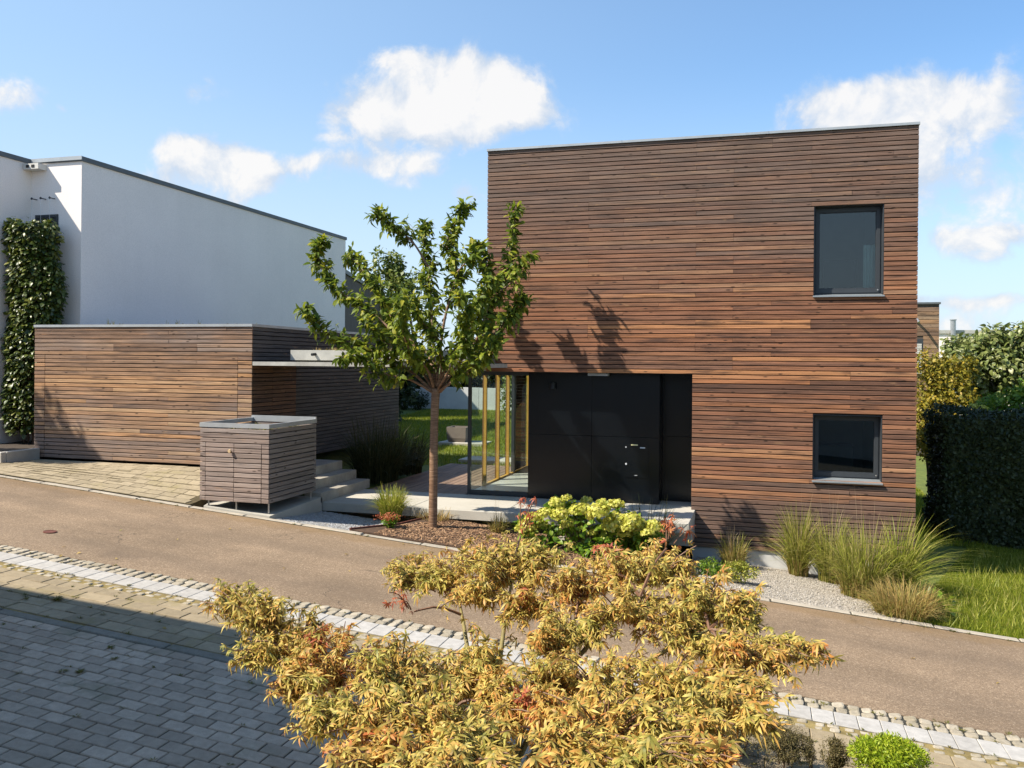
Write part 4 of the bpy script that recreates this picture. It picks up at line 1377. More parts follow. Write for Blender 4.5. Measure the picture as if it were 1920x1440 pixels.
while x < -8:
    MB().box(x, x + 2.0, 36.0, 36.2, -2.4, -1.17 + .02 * ((x + 20) / 2 % 2) + (x + 20) * .006).build('wall_panel', 'garden_wall', gw)
    x += 2.012

# ------------------------------------------------------------------ foliage helpers
def frames(d, up):
    """rotation matrices with local x along d and local z near up"""
    d = d / (np.linalg.norm(d, axis=1)[:, None] + 1e-9)
    y = np.cross(up, d)
    y /= np.linalg.norm(y, axis=1)[:, None] + 1e-9
    z = np.cross(d, y)
    return np.stack([d, y, z], -1)


def leaf_simple(w=.36, droop=.25, fold=.12):
    t = np.array([0, .22, .5, .78, 1.0])
    hw = np.array([.03, .8, 1.0, .62, 0.0]) * w / 2
    z = -droop * t ** 2
    V_ = []
    for i in range(5):
        V_ += [(t[i], -hw[i], z[i] + fold * hw[i] / (w / 2) * w), (t[i], 0, z[i]), (t[i], hw[i], z[i] + fold * hw[i] / (w / 2) * w)]
    F_ = []
    for i in range(4):
        for j in range(2):
            F_.append((3 * i + j, 3 * i + 3 + j, 3 * i + 4 + j, 3 * i + 1 + j))
    return np.array(V_), np.array(F_), np.repeat(t, 3)


def leaf_palm(seed, lobes=7):
    r_ = random.Random(seed)
    V_, F_, T_ = [], [], []
    for i in range(lobes):
        a = (i - (lobes - 1) / 2) * R(40 if lobes == 7 else 48) + r_.uniform(-.12, .12)
        L_ = (1.0 - .12 * abs(i - (lobes - 1) / 2) ** 1.25 / 1.6) * r_.uniform(.85, 1.1)
        w_ = .112 * r_.uniform(.7, 1.2)
        dr = r_.choice((.15, .35, .6, .9, 1.3)) * r_.uniform(.7, 1.2)
        tw = r_.uniform(-.5, .5)
        ca, sa = math.cos(a), math.sin(a)
        k0 = len(V_)
        for t, h in ((0, .25), (.33, .85), (.66, .8), (1.0, .0)):
            zz = .10 * t - dr * t * t
            for s_ in (-1, 1):
                xx, yy = L_ * t * (1 - .18 * t * dr), s_ * w_ * h
                V_.append((xx * ca - yy * sa, xx * sa + yy * ca, zz + s_ * w_ * h * tw))
                T_.append(min(1, t * 1.1))
        for j in range(3):
            F_.append((k0 + 2 * j, k0 + 2 * j + 2, k0 + 2 * j + 3, k0 + 2 * j + 1))
    return np.array(V_), np.array(F_), np.array(T_)


def quad_leaf(w=.6):
    V_ = np.array([(0, 0, 0), (.5, -w / 2, .05), (1, 0, -.12), (.5, w / 2, .05)])
    return V_, np.array([(0, 1, 2, 3)]), np.array([0, .5, 1, .5])


def scatter(name, parent, mt, variants, P, Rm, S, singles=0, single_name='leaf', tint=False, top=None):
    """leaves: positions P, rotations Rm, sizes S. The nearest `singles` become leaf objects, the rest one mesh."""
    n_ = len(P)
    which = rng.integers(0, len(variants), n_)
    order = np.arange(n_)
    if singles:
        zc = -SA * P[:, 0] + CA * P[:, 1]
        order = np.argsort(-S / zc + 0)
        ones = order[:singles]
        rest = order[singles:]
        ms = []
        for (Vt, Ft, Tt) in variants:
            me_ = np_mesh(single_name, Vt, [Ft], Tt if tint else None)
            me_.materials.append(M[mt])
            me_.polygons.foreach_set('use_smooth', [True] * len(me_.polygons))
            ms.append(me_)
        for i in ones:
            o_ = bpy.data.objects.new(single_name, ms[which[i]])
            COL.objects.link(o_)
            mw = Matrix(Rm[i].tolist()).to_4x4()
            o_.matrix_basis = Matrix.Translation(P[i].tolist()) @ mw @ Matrix.Scale(float(S[i]), 4)
            attach(o_, parent)
    else:
        rest = order
    Vs, Fs, Ts, nb_ = [], [], [], 0
    for k_, (Vt, Ft, Tt) in enumerate(variants):
        ii = rest[which[rest] == k_]
        if len(ii) == 0:
            continue
        A = np.einsum('nij,mj->nmi', Rm[ii], Vt) * S[ii][:, None, None] + P[ii][:, None, :]
        Vs.append(A.reshape(-1, 3))
        Fs.append((Ft[None] + (np.arange(len(ii)) * len(Vt))[:, None, None]).reshape(-1, Ft.shape[1]) + nb_)
        Ts.append(np.tile(Tt, len(ii)))
        nb_ += len(ii) * len(Vt)
    me_ = np_mesh(name, np.concatenate(Vs), Fs, np.concatenate(Ts) if tint else None)
    return link(name, me_, mt, parent, True, kind='stuff')


def unit(a):
    return a / (np.linalg.norm(a, axis=-1, keepdims=True) + 1e-9)


def spline(pts, n_):
    pts = np.asarray(pts, float)
    t = np.linspace(0, len(pts) - 1, n_)
    out = []
    for tt in t:
        i = min(int(tt), len(pts) - 2)
        f = tt - i
        p0, p1, p2, p3 = pts[max(i - 1, 0)], pts[i], pts[i + 1], pts[min(i + 2, len(pts) - 1)]
        out.append(.5 * ((2 * p1) + (-p0 + p2) * f + (2 * p0 - 5 * p1 + 4 * p2 - p3) * f * f + (-p0 + 3 * p1 - 3 * p2 + p3) * f ** 3))
    return np.array(out)


# ------------------------------------------------------------------ the young cherry tree
TY = 12.93
ch = thing('cherry_tree', 'young cherry tree with open leafy crown and slim brown trunk in mulch', 'tree', (-5.05, TY, zg(-5.05)))
tb = at(812, 995, TY)
trunk_pts = [tb + np.array((0, 0, -.06)), tb + np.array((0, 0, .08)), at(813, 900, TY), at(814, 820, TY), at(816, 760, TY), at(818, 728, TY)]
tp = spline(trunk_pts, 16)
MB().tube(tp, np.interp(np.linspace(0, 1, 16), [0, .06, .15, .7, 1], [.118, .090, .071, .064, .070]), 12).build('trunk', 'bark', ch, smooth=True)


def bark_rings():
    m, k = newmat('cherry_bark')
    pos = k.n('ShaderNodeNewGeometry').outputs['Position']
    n1 = k.noise(k.vm('MULTIPLY', pos, (6.0, 6.0, 55.0)), 1.0, 4, .6)
    n2 = k.noise(k.vm('MULTIPLY', pos, (3.0, 3.0, 9.0)), 1.0, 4, .6)
    c = k.ramp(n1, [(.3, (.10, .052, .028)), (.5, (.20, .115, .065)), (.66, (.30, .19, .12)), (.8, (.42, .29, .19))])
    c = k.mix(k.m('MULTIPLY', k.ss(n2, .5, .75), .5), c, (.11, .07, .055))
    return finish(m, k, c, .55, n1, .5, .006, spec=.4)


M['cherry_bark'] = bark_rings()
ch.children[0].data.materials[0] = M['cherry_bark']
LIMBS = [  # pixel path, depth at start and end
    ([(815, 738), (778, 702), (735, 676), (690, 656), (640, 634), (592, 612), (572, 578)], 12.93, 12.35),
    ([(815, 735), (765, 655), (705, 592), (655, 560), (614, 520), (596, 478), (602, 455)], 12.93, 13.3),
    ([(818, 730), (772, 640), (738, 600), (705, 540), (676, 500), (656, 478)], 12.93, 13.75),
    ([(816, 725), (812, 640), (808, 560), (802, 490), (795, 420)], 12.93, 14.1),
    ([(803, 500), (775, 455), (742, 428), (702, 403)], 13.0, 12.7),
    ([(818, 722), (832, 610), (848, 545), (858, 505), (838, 462), (850, 425), (876, 384)], 12.93, 13.6),
    ([(858, 510), (875, 490), (888, 470)], 12.7, 12.6),
    ([(820, 735), (862, 680), (893, 640), (912, 600), (940, 545), (958, 480), (968, 392)], 12.93, 14.15),
    ([(825, 735), (880, 678), (925, 628), (960, 592), (982, 560)], 12.93, 13.0),
    ([(893, 640), (915, 570), (912, 500), (897, 455)], 13.2, 14.1),
    ([(816, 735), (800, 690), (770, 660), (752, 600), (760, 560)], 12.93, 11.7),
    ([(818, 735), (845, 690), (870, 640), (875, 590), (868, 555)], 12.93, 11.8),
    ([(815, 738), (770, 712), (720, 700), (672, 672), (640, 668)], 12.93, 12.0),
    ([(818, 732), (800, 660), (745, 640), (720, 610), (735, 560)], 12.93, 14.1),
    ([(820, 735), (850, 715), (885, 690), (905, 665), (930, 640)], 12.93, 12.2),
    ([(816, 735), (806, 700), (780, 668), (720, 640), (688, 600)], 12.93, 12.4),
    ([(940, 545), (968, 520), (984, 480)], 13.0, 12.9),
    ([(818, 730), (828, 690), (820, 640), (790, 600), (772, 560)], 12.93, 12.5),
    ([(820, 728), (850, 660), (890, 600), (905, 560), (925, 520)], 12.93, 12.4),
]
LP, LD, LU, LSz = [], [], [], []
limb_mb = MB()
twig_mb = MB()
for li, (path, ya, yb) in enumerate(LIMBS):
    n_ = len(path)
    pts = [at(u, v, ya + (yb - ya) * (i / (n_ - 1)) ** 1.2) for i, (u, v) in enumerate(path)]
    sp = spline(pts, 22)
    L_ = np.linalg.norm(np.diff(sp, axis=0), axis=1).sum()
    r0 = .018 + .012 * L_
    MB().tube(sp, np.linspace(min(r0, .042) * .62, .004, 22), 7).build('branch', 'cherry_bark', ch, smooth=True)
    ntw = int(L_ * 31)
    for k_ in range(ntw):
        f = .24 + .76 * (k_ + random.random()) / ntw
        if n_ <= 4:
            f = .3 + .7 * (k_ + random.random()) / ntw
        i = min(int(f * 21), 20)
        p = sp[i] + (sp[i + 1] - sp[i]) * (f * 21 - i)
        tg = unit(sp[i + 1] - sp[i])
        side = unit(np.cross(tg, rng.normal(size=3)))
        d = unit(tg * .55 + side * .85 + np.array((0, 0, .15)))
        tl = random.uniform(.10, .32) * (1.15 - .55 * f)
        tip = p + d * tl
        twig_mb.tube([p, p + d * tl * .5 + np.array((0, 0, .01)), tip], [.004, .003, .002], 4, False)
        nl = random.randint(5, 8)
        for j in range(nl):
            g_ = (j + .6) / nl
            lp = p + d * tl * g_
            ld = unit(d * .5 + rng.normal(size=3) * .6 + np.array((0, 0, -.15 - .35 * random.random())))
            LP.append(lp); LD.append(ld); LU.append(rng.normal(size=3) * .45 + np.array((-.1, -.25, 1)))
            LSz.append(random.uniform(.085, .158))
    d = unit(sp[-1] - sp[-3])
    for j in range(7):
        LP.append(sp[-1] - d * .05 * j); LD.append(unit(d * .6 + rng.normal(size=3) * .7 + np.array((0, 0, -.2)))); LU.append(rng.normal(size=3) * .4 + np.array((0, -.3, 1))); LSz.append(random.uniform(.08, .13))
twig_mb.build('twigs', 'twig', ch, kind='stuff')
LP, LD, LU, LSz = map(np.array, (LP, LD, LU, LSz))
vl = [leaf_simple(.46, .35, .16), leaf_simple(.42, .15, .22), leaf_simple(.50, .5, .10), leaf_simple(.44, .7, .18)]
scatter('foliage', ch, 'cherry_leaf', vl, LP, frames(LD, LU), LSz, 300, 'leaf')

# ------------------------------------------------------------------ the foreground maple
mp = thing('japanese_maple', 'golden variegated Japanese maple with orange tips filling the foreground', 'tree', (-1.45, 4.4, zg(-1.45)))
MBASE = np.array((-1.40, 4.45, zg(-1.4)))
M['maple_stem'] = plain('maple_stem', (.17, .085, .045), .6, .25, 14)
# crown pads: (u, v, depth Y, half width px, half height px)
PADS = [(425, 1118, 4.7, 42, 26), (485, 1140, 4.6, 55, 38), (560, 1200, 4.5, 70, 60), (490, 1215, 4.4, 55, 40), (640, 1240, 4.4, 80, 70), (560, 1285, 4.1, 45, 40), (720, 1270, 4.2, 80, 80), (600, 1340, 3.7, 60, 28),
        (700, 1370, 3.6, 90, 70), (790, 1250, 4.6, 80, 60), (830, 1340, 3.8, 90, 80), (680, 1425, 3.3, 80, 30), (800, 1425, 3.3, 100, 40), (900, 1230, 4.9, 55, 45), (880, 1400, 3.6, 70, 50),
        (760, 1068, 5.6, 40, 30), (820, 1080, 5.5, 55, 40), (905, 1040, 5.6, 80, 34), (960, 1060, 5.5, 85, 50), (900, 1105, 5.3, 60, 36), (1000, 1130, 5.3, 70, 60), (1010, 1040, 5.6, 50, 26),
        (1090, 1090, 5.3, 80, 55), (1160, 1060, 5.4, 80, 45), (1240, 1060, 5.4, 60, 50), (1310, 1110, 5.2, 75, 55), (1390, 1150, 5.1, 45, 45), (1180, 1140, 5.0, 90, 70), (1280, 1180, 4.9, 90, 60), (1080, 1180, 4.9, 80, 70),
        (1370, 1230, 4.7, 70, 45), (1460, 1225, 4.8, 65, 32), (1530, 1222, 4.9, 32, 16), (1130, 1260, 4.4, 110, 70), (1250, 1270, 4.4, 100, 70), (1030, 1270, 4.5, 60, 60), (1350, 1310, 4.2, 80, 50),
        (1050, 1340, 4.0, 75, 50), (1170, 1350, 3.8, 120, 70), (1290, 1370, 3.8, 80, 50), (1080, 1420, 3.4, 85, 40), (1220, 1425, 3.4, 110, 40), (1400, 1290, 4.4, 45, 32), (1340, 1420, 3.5, 40, 28), (950, 1330, 4.2, 40, 26), (940, 1280, 4.4, 40, 30), (740, 1320, 4.0, 70, 50), (860, 1425, 3.4, 90, 30), (930, 1425, 3.5, 40, 24), (1030, 1200, 4.8, 45, 40), (870, 1270, 4.6, 55, 36), (1420, 1340, 4.0, 36, 26)]
REDS = [(985, 940, 5.75, 22, 34), (1275, 960, 5.6, 30, 40), (985, 1115, 5.2, 1, 1), (727, 1120, 4.9, 26, 40), (1130, 1030, 5.4, 30, 30), (990, 1300, 4.1, 34, 22), (600, 1190, 4.4, 24, 18)]
limb_t = [np.array(at(u, v, y)) for u, v, y in ((560, 1240, 4.4), (700, 1330, 3.9), (800, 1300, 4.3), (860, 1120, 5.3), (960, 1090, 5.4), (1080, 1160, 5.0), (1200, 1120, 5.1), (1330, 1180, 4.9), (1180, 1290, 4.3), (1300, 1310, 4.2), (1080, 1370, 3.8), (850, 1390, 3.6))]
limb_curves = []
for e in limb_t:
    s_ = MBASE + np.array((random.uniform(-.06, .06), random.uniform(-.06, .06), .35))
    mid = s_ * .5 + e * .5 + np.array((0, 0, .22))
    c_ = spline([MBASE + np.array((0, 0, -.05)), s_, mid, e], 26)
    limb_curves.append(c_)
    MB().tube(c_, np.linspace(.030, .008, 26), 7).build('stem', 'maple_bark', mp, smooth=True)
allc = np.concatenate([c_[8:] for c_ in limb_curves])
tw = MB()
MP, MD, MU, MS = [], [], [], []
RP, RD, RU, RS = [], [], [], []
for kind, pads in ((0, PADS), (1, REDS)):
    for (u, v, y, ru, rv) in pads:
        c_ = at(u, v, y)
        zc = -SA * c_[0] + CA * c_[1]
        rx, rz = 1.12 * ru * zc / FP, 1.08 * rv * zc / FP
        nsh = int((10 + 70 * rx * rz * 25) if kind == 0 else 3)
        nsh = min(nsh, 40)
        near = allc[np.argmin(np.linalg.norm(allc - c_, axis=1))]
        hub = near * .35 + c_ * .65 + np.array((0, 0, -.05))
        tw.tube(spline([near, (near + hub) / 2 + np.array((0, 0, .04)), hub], 6), np.linspace(.010, .006, 6), 5, False)
        for k_ in range(nsh):
            a = random.uniform(0, 2 * math.pi)
            rr = math.sqrt(random.random())
            off = np.array((rx * rr * math.cos(a), random.uniform(-1, 1) * min(.30, .6 * rx + .08), rz * .8 * rr * math.sin(a)))
            off = np.array((CA * off[0] - SA * off[1], SA * off[0] + CA * off[1], off[2]))
            tip = c_ + off * (random.uniform(1.15, 1.6) if random.random() < .16 else 1.0)
            d = unit(tip - hub + np.array((0, 0, .06)))
            st_ = hub + (tip - hub) * .25
            crv = spline([st_, (st_ + tip) / 2 + np.array((0, 0, .03)), tip], 7)
            tw.tube(crv, np.linspace(.0048, .0022, 7), 4, False)
            nl = random.randint(7, 10) if kind == 0 else 6
            for j in range(nl):
                t = .25 + .75 * (j + .5) / nl
                p = crv[min(int(t * 6), 6)] + rng.normal(size=3) * .018
                ld = unit(d * .4 + rng.normal(size=3) * np.array((.8, .8, .35)) + np.array((-.1, -.2, -.30)))
                upv = rng.normal(size=3) * .32 + np.array((-.30, -.30, 1.0))
                sz = random.choice((.034, .042, .05, .058, .070)) * random.uniform(.78, 1.05) * (1.0 if y > 4.2 else 1.1)
                (MP if kind == 0 else RP).append(p); (MD if kind == 0 else RD).append(ld); (MU if kind == 0 else RU).append(upv); (MS if kind == 0 else RS).append(sz if kind == 0 else sz * .9)
tw.build('twigs', 'maple_stem', mp, kind='stuff')
pv_ = [leaf_palm(s) for s in range(9)] + [leaf_palm(s, 5) for s in range(20, 27)]
MP, MD, MU, MS = map(np.array, (MP, MD, MU, MS))
scatter('foliage', mp, 'maple_leaf', pv_, MP, frames(MD, MU), MS, 300, 'leaf', True)
RP, RD, RU, RS = map(np.array, (RP, RD, RU, RS))
scatter('red_shoots', mp, 'maple_red', pv_, RP, frames(RD, RU), RS, 0)


# ------------------------------------------------------------------ ornamental grasses
def blades(n_, base, rad, h, lean, w, seg=6, droop=1.0, bias=(0, 0)):
    """n blades as tapered strips"""
    a = rng.uniform(0, 2 * math.pi, n_)
    r0 = rad * np.sqrt(rng.random(n_))
    b0 = np.stack([base[0] + r0 * np.cos(a), base[1] + r0 * np.sin(a), np.full(n_, base[2])], -1)
    a2 = a + rng.normal(0, .5, n_)
    dirh = np.stack([np.cos(a2) + bias[0], np.sin(a2) + bias[1]], -1)
    dirh /= np.linalg.norm(dirh, axis=1)[:, None] + .3
    H = h * rng.uniform(.5, 1.05, n_)
    Ln = lean * (.15 + 1.25 * rng.random(n_) ** 1.4)
    t = np.linspace(0, 1, seg + 1)
    out = Ln[:, None] * t ** 1.9
    zz = H[:, None] * (t[None] - (np.clip(.42 * droop * (Ln / (lean + 1e-6)), 0, .62))[:, None] * t[None] ** 2.8)
    ctr = np.stack([b0[:, :1] + dirh[:, :1] * out, b0[:, 1:2] + dirh[:, 1:2] * out, b0[:, 2:] + zz], -1)
    az = rng.uniform(0, math.pi, n_)
    sd = np.stack([np.cos(az), np.sin(az), np.zeros(n_)], -1)
    ww = w * rng.uniform(.6, 1.2, n_)[:, None] * np.interp(t, [0, .3, .8, 1], [.8, 1, .6, .04])[None]
    L_ = ctr - sd[:, None] * ww[..., None]
    R_ = ctr + sd[:, None] * ww[..., None]
    V_ = np.stack([L_, R_], 2).reshape(-1, 3)
    m_ = 2 * (seg + 1)
    f = np.array([(2 * i, 2 * i + 1, 2 * i + 3, 2 * i + 2) for i in range(seg)])
    F_ = (f[None] + (np.arange(n_) * m_)[:, None, None]).reshape(-1, 4)
    return V_, F_, ctr[:, -1], ctr


def grass(name, label, x, y, specs, group=None, heads=0, z=None, cat='ornamental grass'):
    z = zg(x) - (GSLOPE * (y - 11.935) if -1.0 < x < 2.2 else 0) if z is None else z
    t_ = thing(name, label, cat, (x, y, z), group)
    for i, (mt, n_, rad, h, lean, w, bias) in enumerate(specs):
        V_, F_, tips, ctr = blades(n_, (x, y, z - .01), rad, h, lean, w, 6, 1.0, bias)
        o_ = link('blades', np_mesh('blades', V_, [F_]), mt, t_, True)
        o_['kind'] = 'stuff'
    if heads:
        ii = rng.choice(len(tips), heads)
        P = np.concatenate([tips[ii] - (tips[ii] - ctr[ii, -2]) * f for f in np.linspace(-.3, .9, 7)])
        D = unit(np.tile(tips[ii] - ctr[ii, -2], (7, 1)) + rng.normal(size=(len(P), 3)) * .02)
        scatter('seed_heads', t_, 'seed_head', [quad_leaf(.3)], P, frames(D, rng.normal(size=D.shape)), np.full(len(P), .035))
    return t_


GG = 'ornamental grasses in the beds before the house'
grass('tuft_grass', 'short brown and green grass clump at left end of the pale gravel', -.43, 14.40, [('grass_straw', 240, .18, .55, .34, .005, (0, 0)), ('grass_green', 180, .18, .66, .40, .005, (0, 0)), ('seed_head', 24, .14, .9, .25, .0035, (0, 0))], GG)
grass('tall_grass', 'upright green grass clump with straw base against the plinth', .57, 14.55, [('grass_green', 330, .13, 1.30, .85, .006, (-.15, -.1)), ('grass_bright', 120, .12, 1.2, .9, .006, (-.1, -.2)), ('grass_straw', 170, .16, .6, .30, .005, (0, 0)), ('seed_head', 26, .12, 1.7, .45, .0035, (0, 0))], GG)
grass('tall_grass', 'broad tall green grass clump in the middle under the lower window', 1.05, 14.35, [('grass_green', 300, .18, 1.25, .8, .006, (.1, -.1)), ('grass_bright', 160, .16, 1.2, .95, .006, (0, -.1)), ('seed_head', 30, .12, 1.75, .45, .0035, (0, 0))], GG)
grass('tall_grass', 'bushy green grass with straw base standing on the gravel edge', 1.42, 13.35, [('grass_green', 620, .30, 1.15, .62, .0055, (0, 0)), ('grass_bright', 200, .26, 1.35, .7, .006, (0, 0)), ('grass_straw', 420, .30, .62, .42, .005, (0, 0)), ('seed_head', 40, .2, 1.75, .5, .0035, (.1, 0))], GG)
grass('arching_grass', 'wide arching grass with long blades hanging right over the lawn', 1.93, 13.60, [('grass_bright', 330, .12, 1.50, 1.35, .006, (.8, -.15)), ('grass_green', 260, .18, 1.25, .95, .006, (.3, 0)), ('grass_straw', 160, .18, .6, .4, .005, (0, 0))], GG)
grass('dry_grass', 'low tangled straw coloured grass at the kerb by the lawn', 1.80, 12.28, [('grass_straw', 900, .34, .55, .50, .0045, (0, 0)), ('grass_green', 420, .36, .50, .50, .0045, (0, 0))], GG)
grass('fountain_grass', 'rounded yellow green grass tussock left of the cherry trunk', -5.98, 13.38, [('grass_bright', 620, .18, .62, .42, .0055, (0, 0)), ('grass_straw', 90, .16, .4, .3, .005, (0, 0))], GG)
grass('dark_grass', 'tall dark shaded grass clump behind the steps beside the garage', -7.75, 16.6, [('grass_dark', 700, .45, 1.6, 1.0, .007, (0, 0)), ('grass_dark', 400, .4, 1.1, 1.1, .007, (0, 0))], GG, z=-2.5)
grass('dark_grass', 'lower dark shaded grass clump left of the deck', -7.75, 17.9, [('grass_dark', 700, .45, 1.2, .9, .007, (0, 0))], GG, z=-2.5)
grass('thin_grass', 'sparse dark grass stems in front of the dark entrance panel', -1.72, 13.42, [('grass_dark', 260, .32, 1.05, .6, .006, (0, 0)), ('grass_green', 120, .3, .75, .5, .006, (0, 0))], GG)
grass('wispy_grass', 'small wispy grass in mulch right of the cherry trunk', -4.05, 13.25, [('grass_green', 150, .10, .40, .22, .005, (0, 0)), ('grass_straw', 120, .12, .34, .2, .005, (0, 0)), ('seed_head', 16, .06, .75, .2, .0025, (0, 0))], GG)
grass('dry_tussock', 'dry fringe grass hanging beside the terrace slab edge', -5.25, 13.50, [('grass_straw', 220, .25, .28, .25, .005, (0, 0))], GG)


# ------------------------------------------------------------------ shrubs and flowers
def leafball(name, label, cat, c, rad, n_, size, mt, leafv=None, stem=None, group=None, lumps=7, up=.6, shell=.55, foliage='foliage', core=.72):
    t_ = thing(name, label, cat, (c[0], c[1], c[2] - rad[2]), group)
    rad = np.array(rad)
    cs = [np.zeros(3)] + [unit(rng.normal(size=3)) * .55 for _ in range(lumps)]
    rs = [core] + [random.uniform(.32, .5) for _ in range(lumps)]
    k_ = rng.integers(0, len(cs), n_)
    d = unit(rng.normal(size=(n_, 3)))
    rr = (shell + (1 - shell) * rng.random(n_)) * np.array(rs)[k_] * (1 + .25 * rng.normal(size=n_) * .4)
    loc = np.array(cs)[k_] + d * rr[:, None]
    P = loc * rad + np.array(c)
    D = unit(d * .7 + rng.normal(size=(n_, 3)) * .8)
    U = rng.normal(size=(n_, 3)) * .5 + d * .6 + np.array((0, 0, up))
    scatter(foliage, t_, mt, leafv or [quad_leaf(.6), quad_leaf(.8)], P, frames(D, U), size * rng.uniform(.6, 1.3, n_))
    if stem:
        b_ = MB()
        for k2 in range(stem):
            a = 2 * math.pi * k2 / stem
            p0 = np.array((c[0] + .15 * rad[0] * math.cos(a), c[1] + .15 * rad[1] * math.sin(a), c[2] - rad[2] * 1.25))
            p1 = np.array((c[0] + .4 * rad[0] * math.cos(a), c[1] + .4 * rad[1] * math.sin(a), c[2]))
            b_.tube(spline([p0, (p0 + p1) / 2 + rng.normal(size=3) * .05 * rad[0], p1], 6), np.linspace(.035 * rad[2] + .004, .004, 6), 6)
        b_.build('stem', 'bark', t_)
    return t_


# hydrangea
hx, hy = -2.42, 13.0
hyd = thing('hydrangea_bush', 'leafy green hydrangea covered in pale yellow round flower heads', 'bush', (hx, hy, zg(hx)))
HPADS = [(1010, 1005, 12.85, 34, 40), (1060, 985, 13.0, 40, 45), (1050, 1025, 12.7, 50, 28), (1110, 1000, 12.9, 45, 45), (1150, 985, 13.0, 40, 40), (1190, 1005, 12.9, 40, 38), (1130, 1035, 12.6, 40, 24), (1215, 1010, 12.9, 24, 24), (1075, 962, 13.2, 30, 22), (1045, 948, 13.25, 18, 12)]
P, D, U, S = [], [], [], []
for (u, v, y, ru, rv) in HPADS:
    c_ = at(u, v, y)
    s_ = (-SA * c_[0] + CA * c_[1]) / FP
    for k_ in range(120):
        d = unit(rng.normal(size=3))
        p = c_ + d * np.array((ru * s_, .28, rv * s_)) * random.uniform(.6, 1.0)
        P.append(p); D.append(unit(d * .6 + rng.normal(size=3) * .6 + np.array((0, -.2, -.3)))); U.append(rng.normal(size=3) * .3 + d * .4 + np.array((-.2, -.3, .9))); S.append(random.uniform(.07, .13))
P, D, U, S = map(np.array, (P, D, U, S))
scatter('foliage', hyd, 'hydrangea_leaf', [leaf_simple(.66, .25, .12), leaf_simple(.7, .45, .15), leaf_simple(.6, .3, .2)], P, frames(D, U), S, 160, 'leaf')
b = MB()
for k_ in range(26):
    x = hx + random.uniform(-.65, .6)
    b.tube([(hx + (x - hx) * .5, hy + random.uniform(-.2, .2), zg(hx) + .0), (x, hy + random.uniform(-.3, .2), zg(hx) + .55)], [.006, .004], 5, False)
b.build('stems', 'twig', hyd, kind='stuff')


def flower_mesh(seed, n_=230):
    r_ = np.random.default_rng(seed)
    d = unit(r_.normal(size=(n_, 3)))
    d[:, 2] = np.abs(d[:, 2]) * .9 - .25
    d = unit(d)
    Vt, Ft, Tt = np.array([(-.5, -.5, 0), (.5, -.5, .06), (.5, .5, 0), (-.5, .5, .06)]), np.array([(0, 1, 2, 3)]), None
    dn = unit(d + r_.normal(size=(n_, 3)) * .45)
    t1 = unit(np.cross(dn, r_.normal(size=(n_, 3))))
    t2 = np.cross(dn, t1)
    Rm = np.stack([t1, t2, dn], -1)
    A = np.einsum('nij,mj->nmi', Rm, Vt) * .27 + (d * r_.uniform(.62, 1.05, (n_, 1)))[:, None, :] * np.array((1, 1, .78))
    F_ = (Ft[None] + (np.arange(n_) * 4)[:, None, None]).reshape(-1, 4)
    core = MB()
    me_ = np_mesh('flower_head', A.reshape(-1, 3), [F_])
    me_.materials.append(M['hydrangea_flower'])
    return me_


fms = [flower_mesh(s) for s in range(4)]
HEADS = [(985, 990, 34), (1000, 972, 30), (1022, 962, 26), (1018, 985, 22), (1045, 945, 30), (1062, 936, 22), (1050, 965, 32), (1085, 958, 34), (1062, 985, 24), (1100, 940, 22), (1100, 955, 26), (1122, 962, 44), (1130, 945, 24), (1155, 948, 30), (1155, 980, 44), (1172, 1000, 30), (1185, 976, 36), (1200, 990, 36), (1178, 990, 26), (1227, 988, 32), (1215, 1000, 24), (995, 1000, 26), (1140, 990, 22), (1112, 1000, 18)]
for i, (u, v, dpx) in enumerate(HEADS):
    c_ = at(u, v, 12.62 + random.uniform(-.1, .25) + (.35 if v < 960 else 0))
    s_ = dpx * .54 * (-SA * c_[0] + CA * c_[1]) / FP
    o_ = inst('flower_head', fms[i % 4], hyd, c_.tolist(), (random.uniform(-.3, .3), random.uniform(-.3, .3), random.uniform(0, 6)), (s_, s_, s_))

# small plants of the bed
sd = leafball('sedum_plant', 'small orange-red flowering sedum in the mulch left of the trunk', 'plant', (-5.60, 12.47, zg(-5.6) + .12), (.17, .15, .10), 420, .045, 'hydrangea_leaf', lumps=5)
P = np.array([(-5.60, 12.47, zg(-5.6) + .19)]) + rng.normal(size=(420, 3)) * np.array((.085, .08, .022))
scatter('flowers', sd, 'sedum_flower', [quad_leaf(.8)], P, frames(rng.normal(size=P.shape), rng.normal(size=P.shape) + np.array((0, 0, 1))), rng.uniform(.018, .035, len(P)))
lb = leafball('leafy_plant', 'small upright green leafy plant in mulch before the terrace edge', 'plant', (-3.62, 13.15, zg(-3.62) + .22), (.12, .12, .20), 150, .10, 'hydrangea_leaf', [leaf_simple(.4, .3, .1)], lumps=4)
yf = leafball('yellow_flower_plant', 'low green cushion plant with tiny yellow flowers on the gravel', 'plant', (-.30, 12.78, zg(-.3) + .08), (.30, .26, .17), 1500, .05, 'grass_bright', [quad_leaf(.25)], lumps=6)
P = np.array([(-.22, 12.70, zg(-.3) + .12)]) + rng.normal(size=(90, 3)) * np.array((.16, .13, .07))
scatter('flowers', yf, 'yellow_flower', [quad_leaf(.9)], P, frames(rng.normal(size=P.shape), rng.normal(size=P.shape) + np.array((0, 0, 2))), rng.uniform(.012, .022, len(P)))
leafball('ground_cover_plant', 'green low plant patch at the corner beside the yellow flowered cushion', 'plant', (-.72, 13.3, zg(-.72) - .01), (.30, .35, .12), 900, .05, 'hydrangea_leaf', [quad_leaf(.4)], lumps=6)
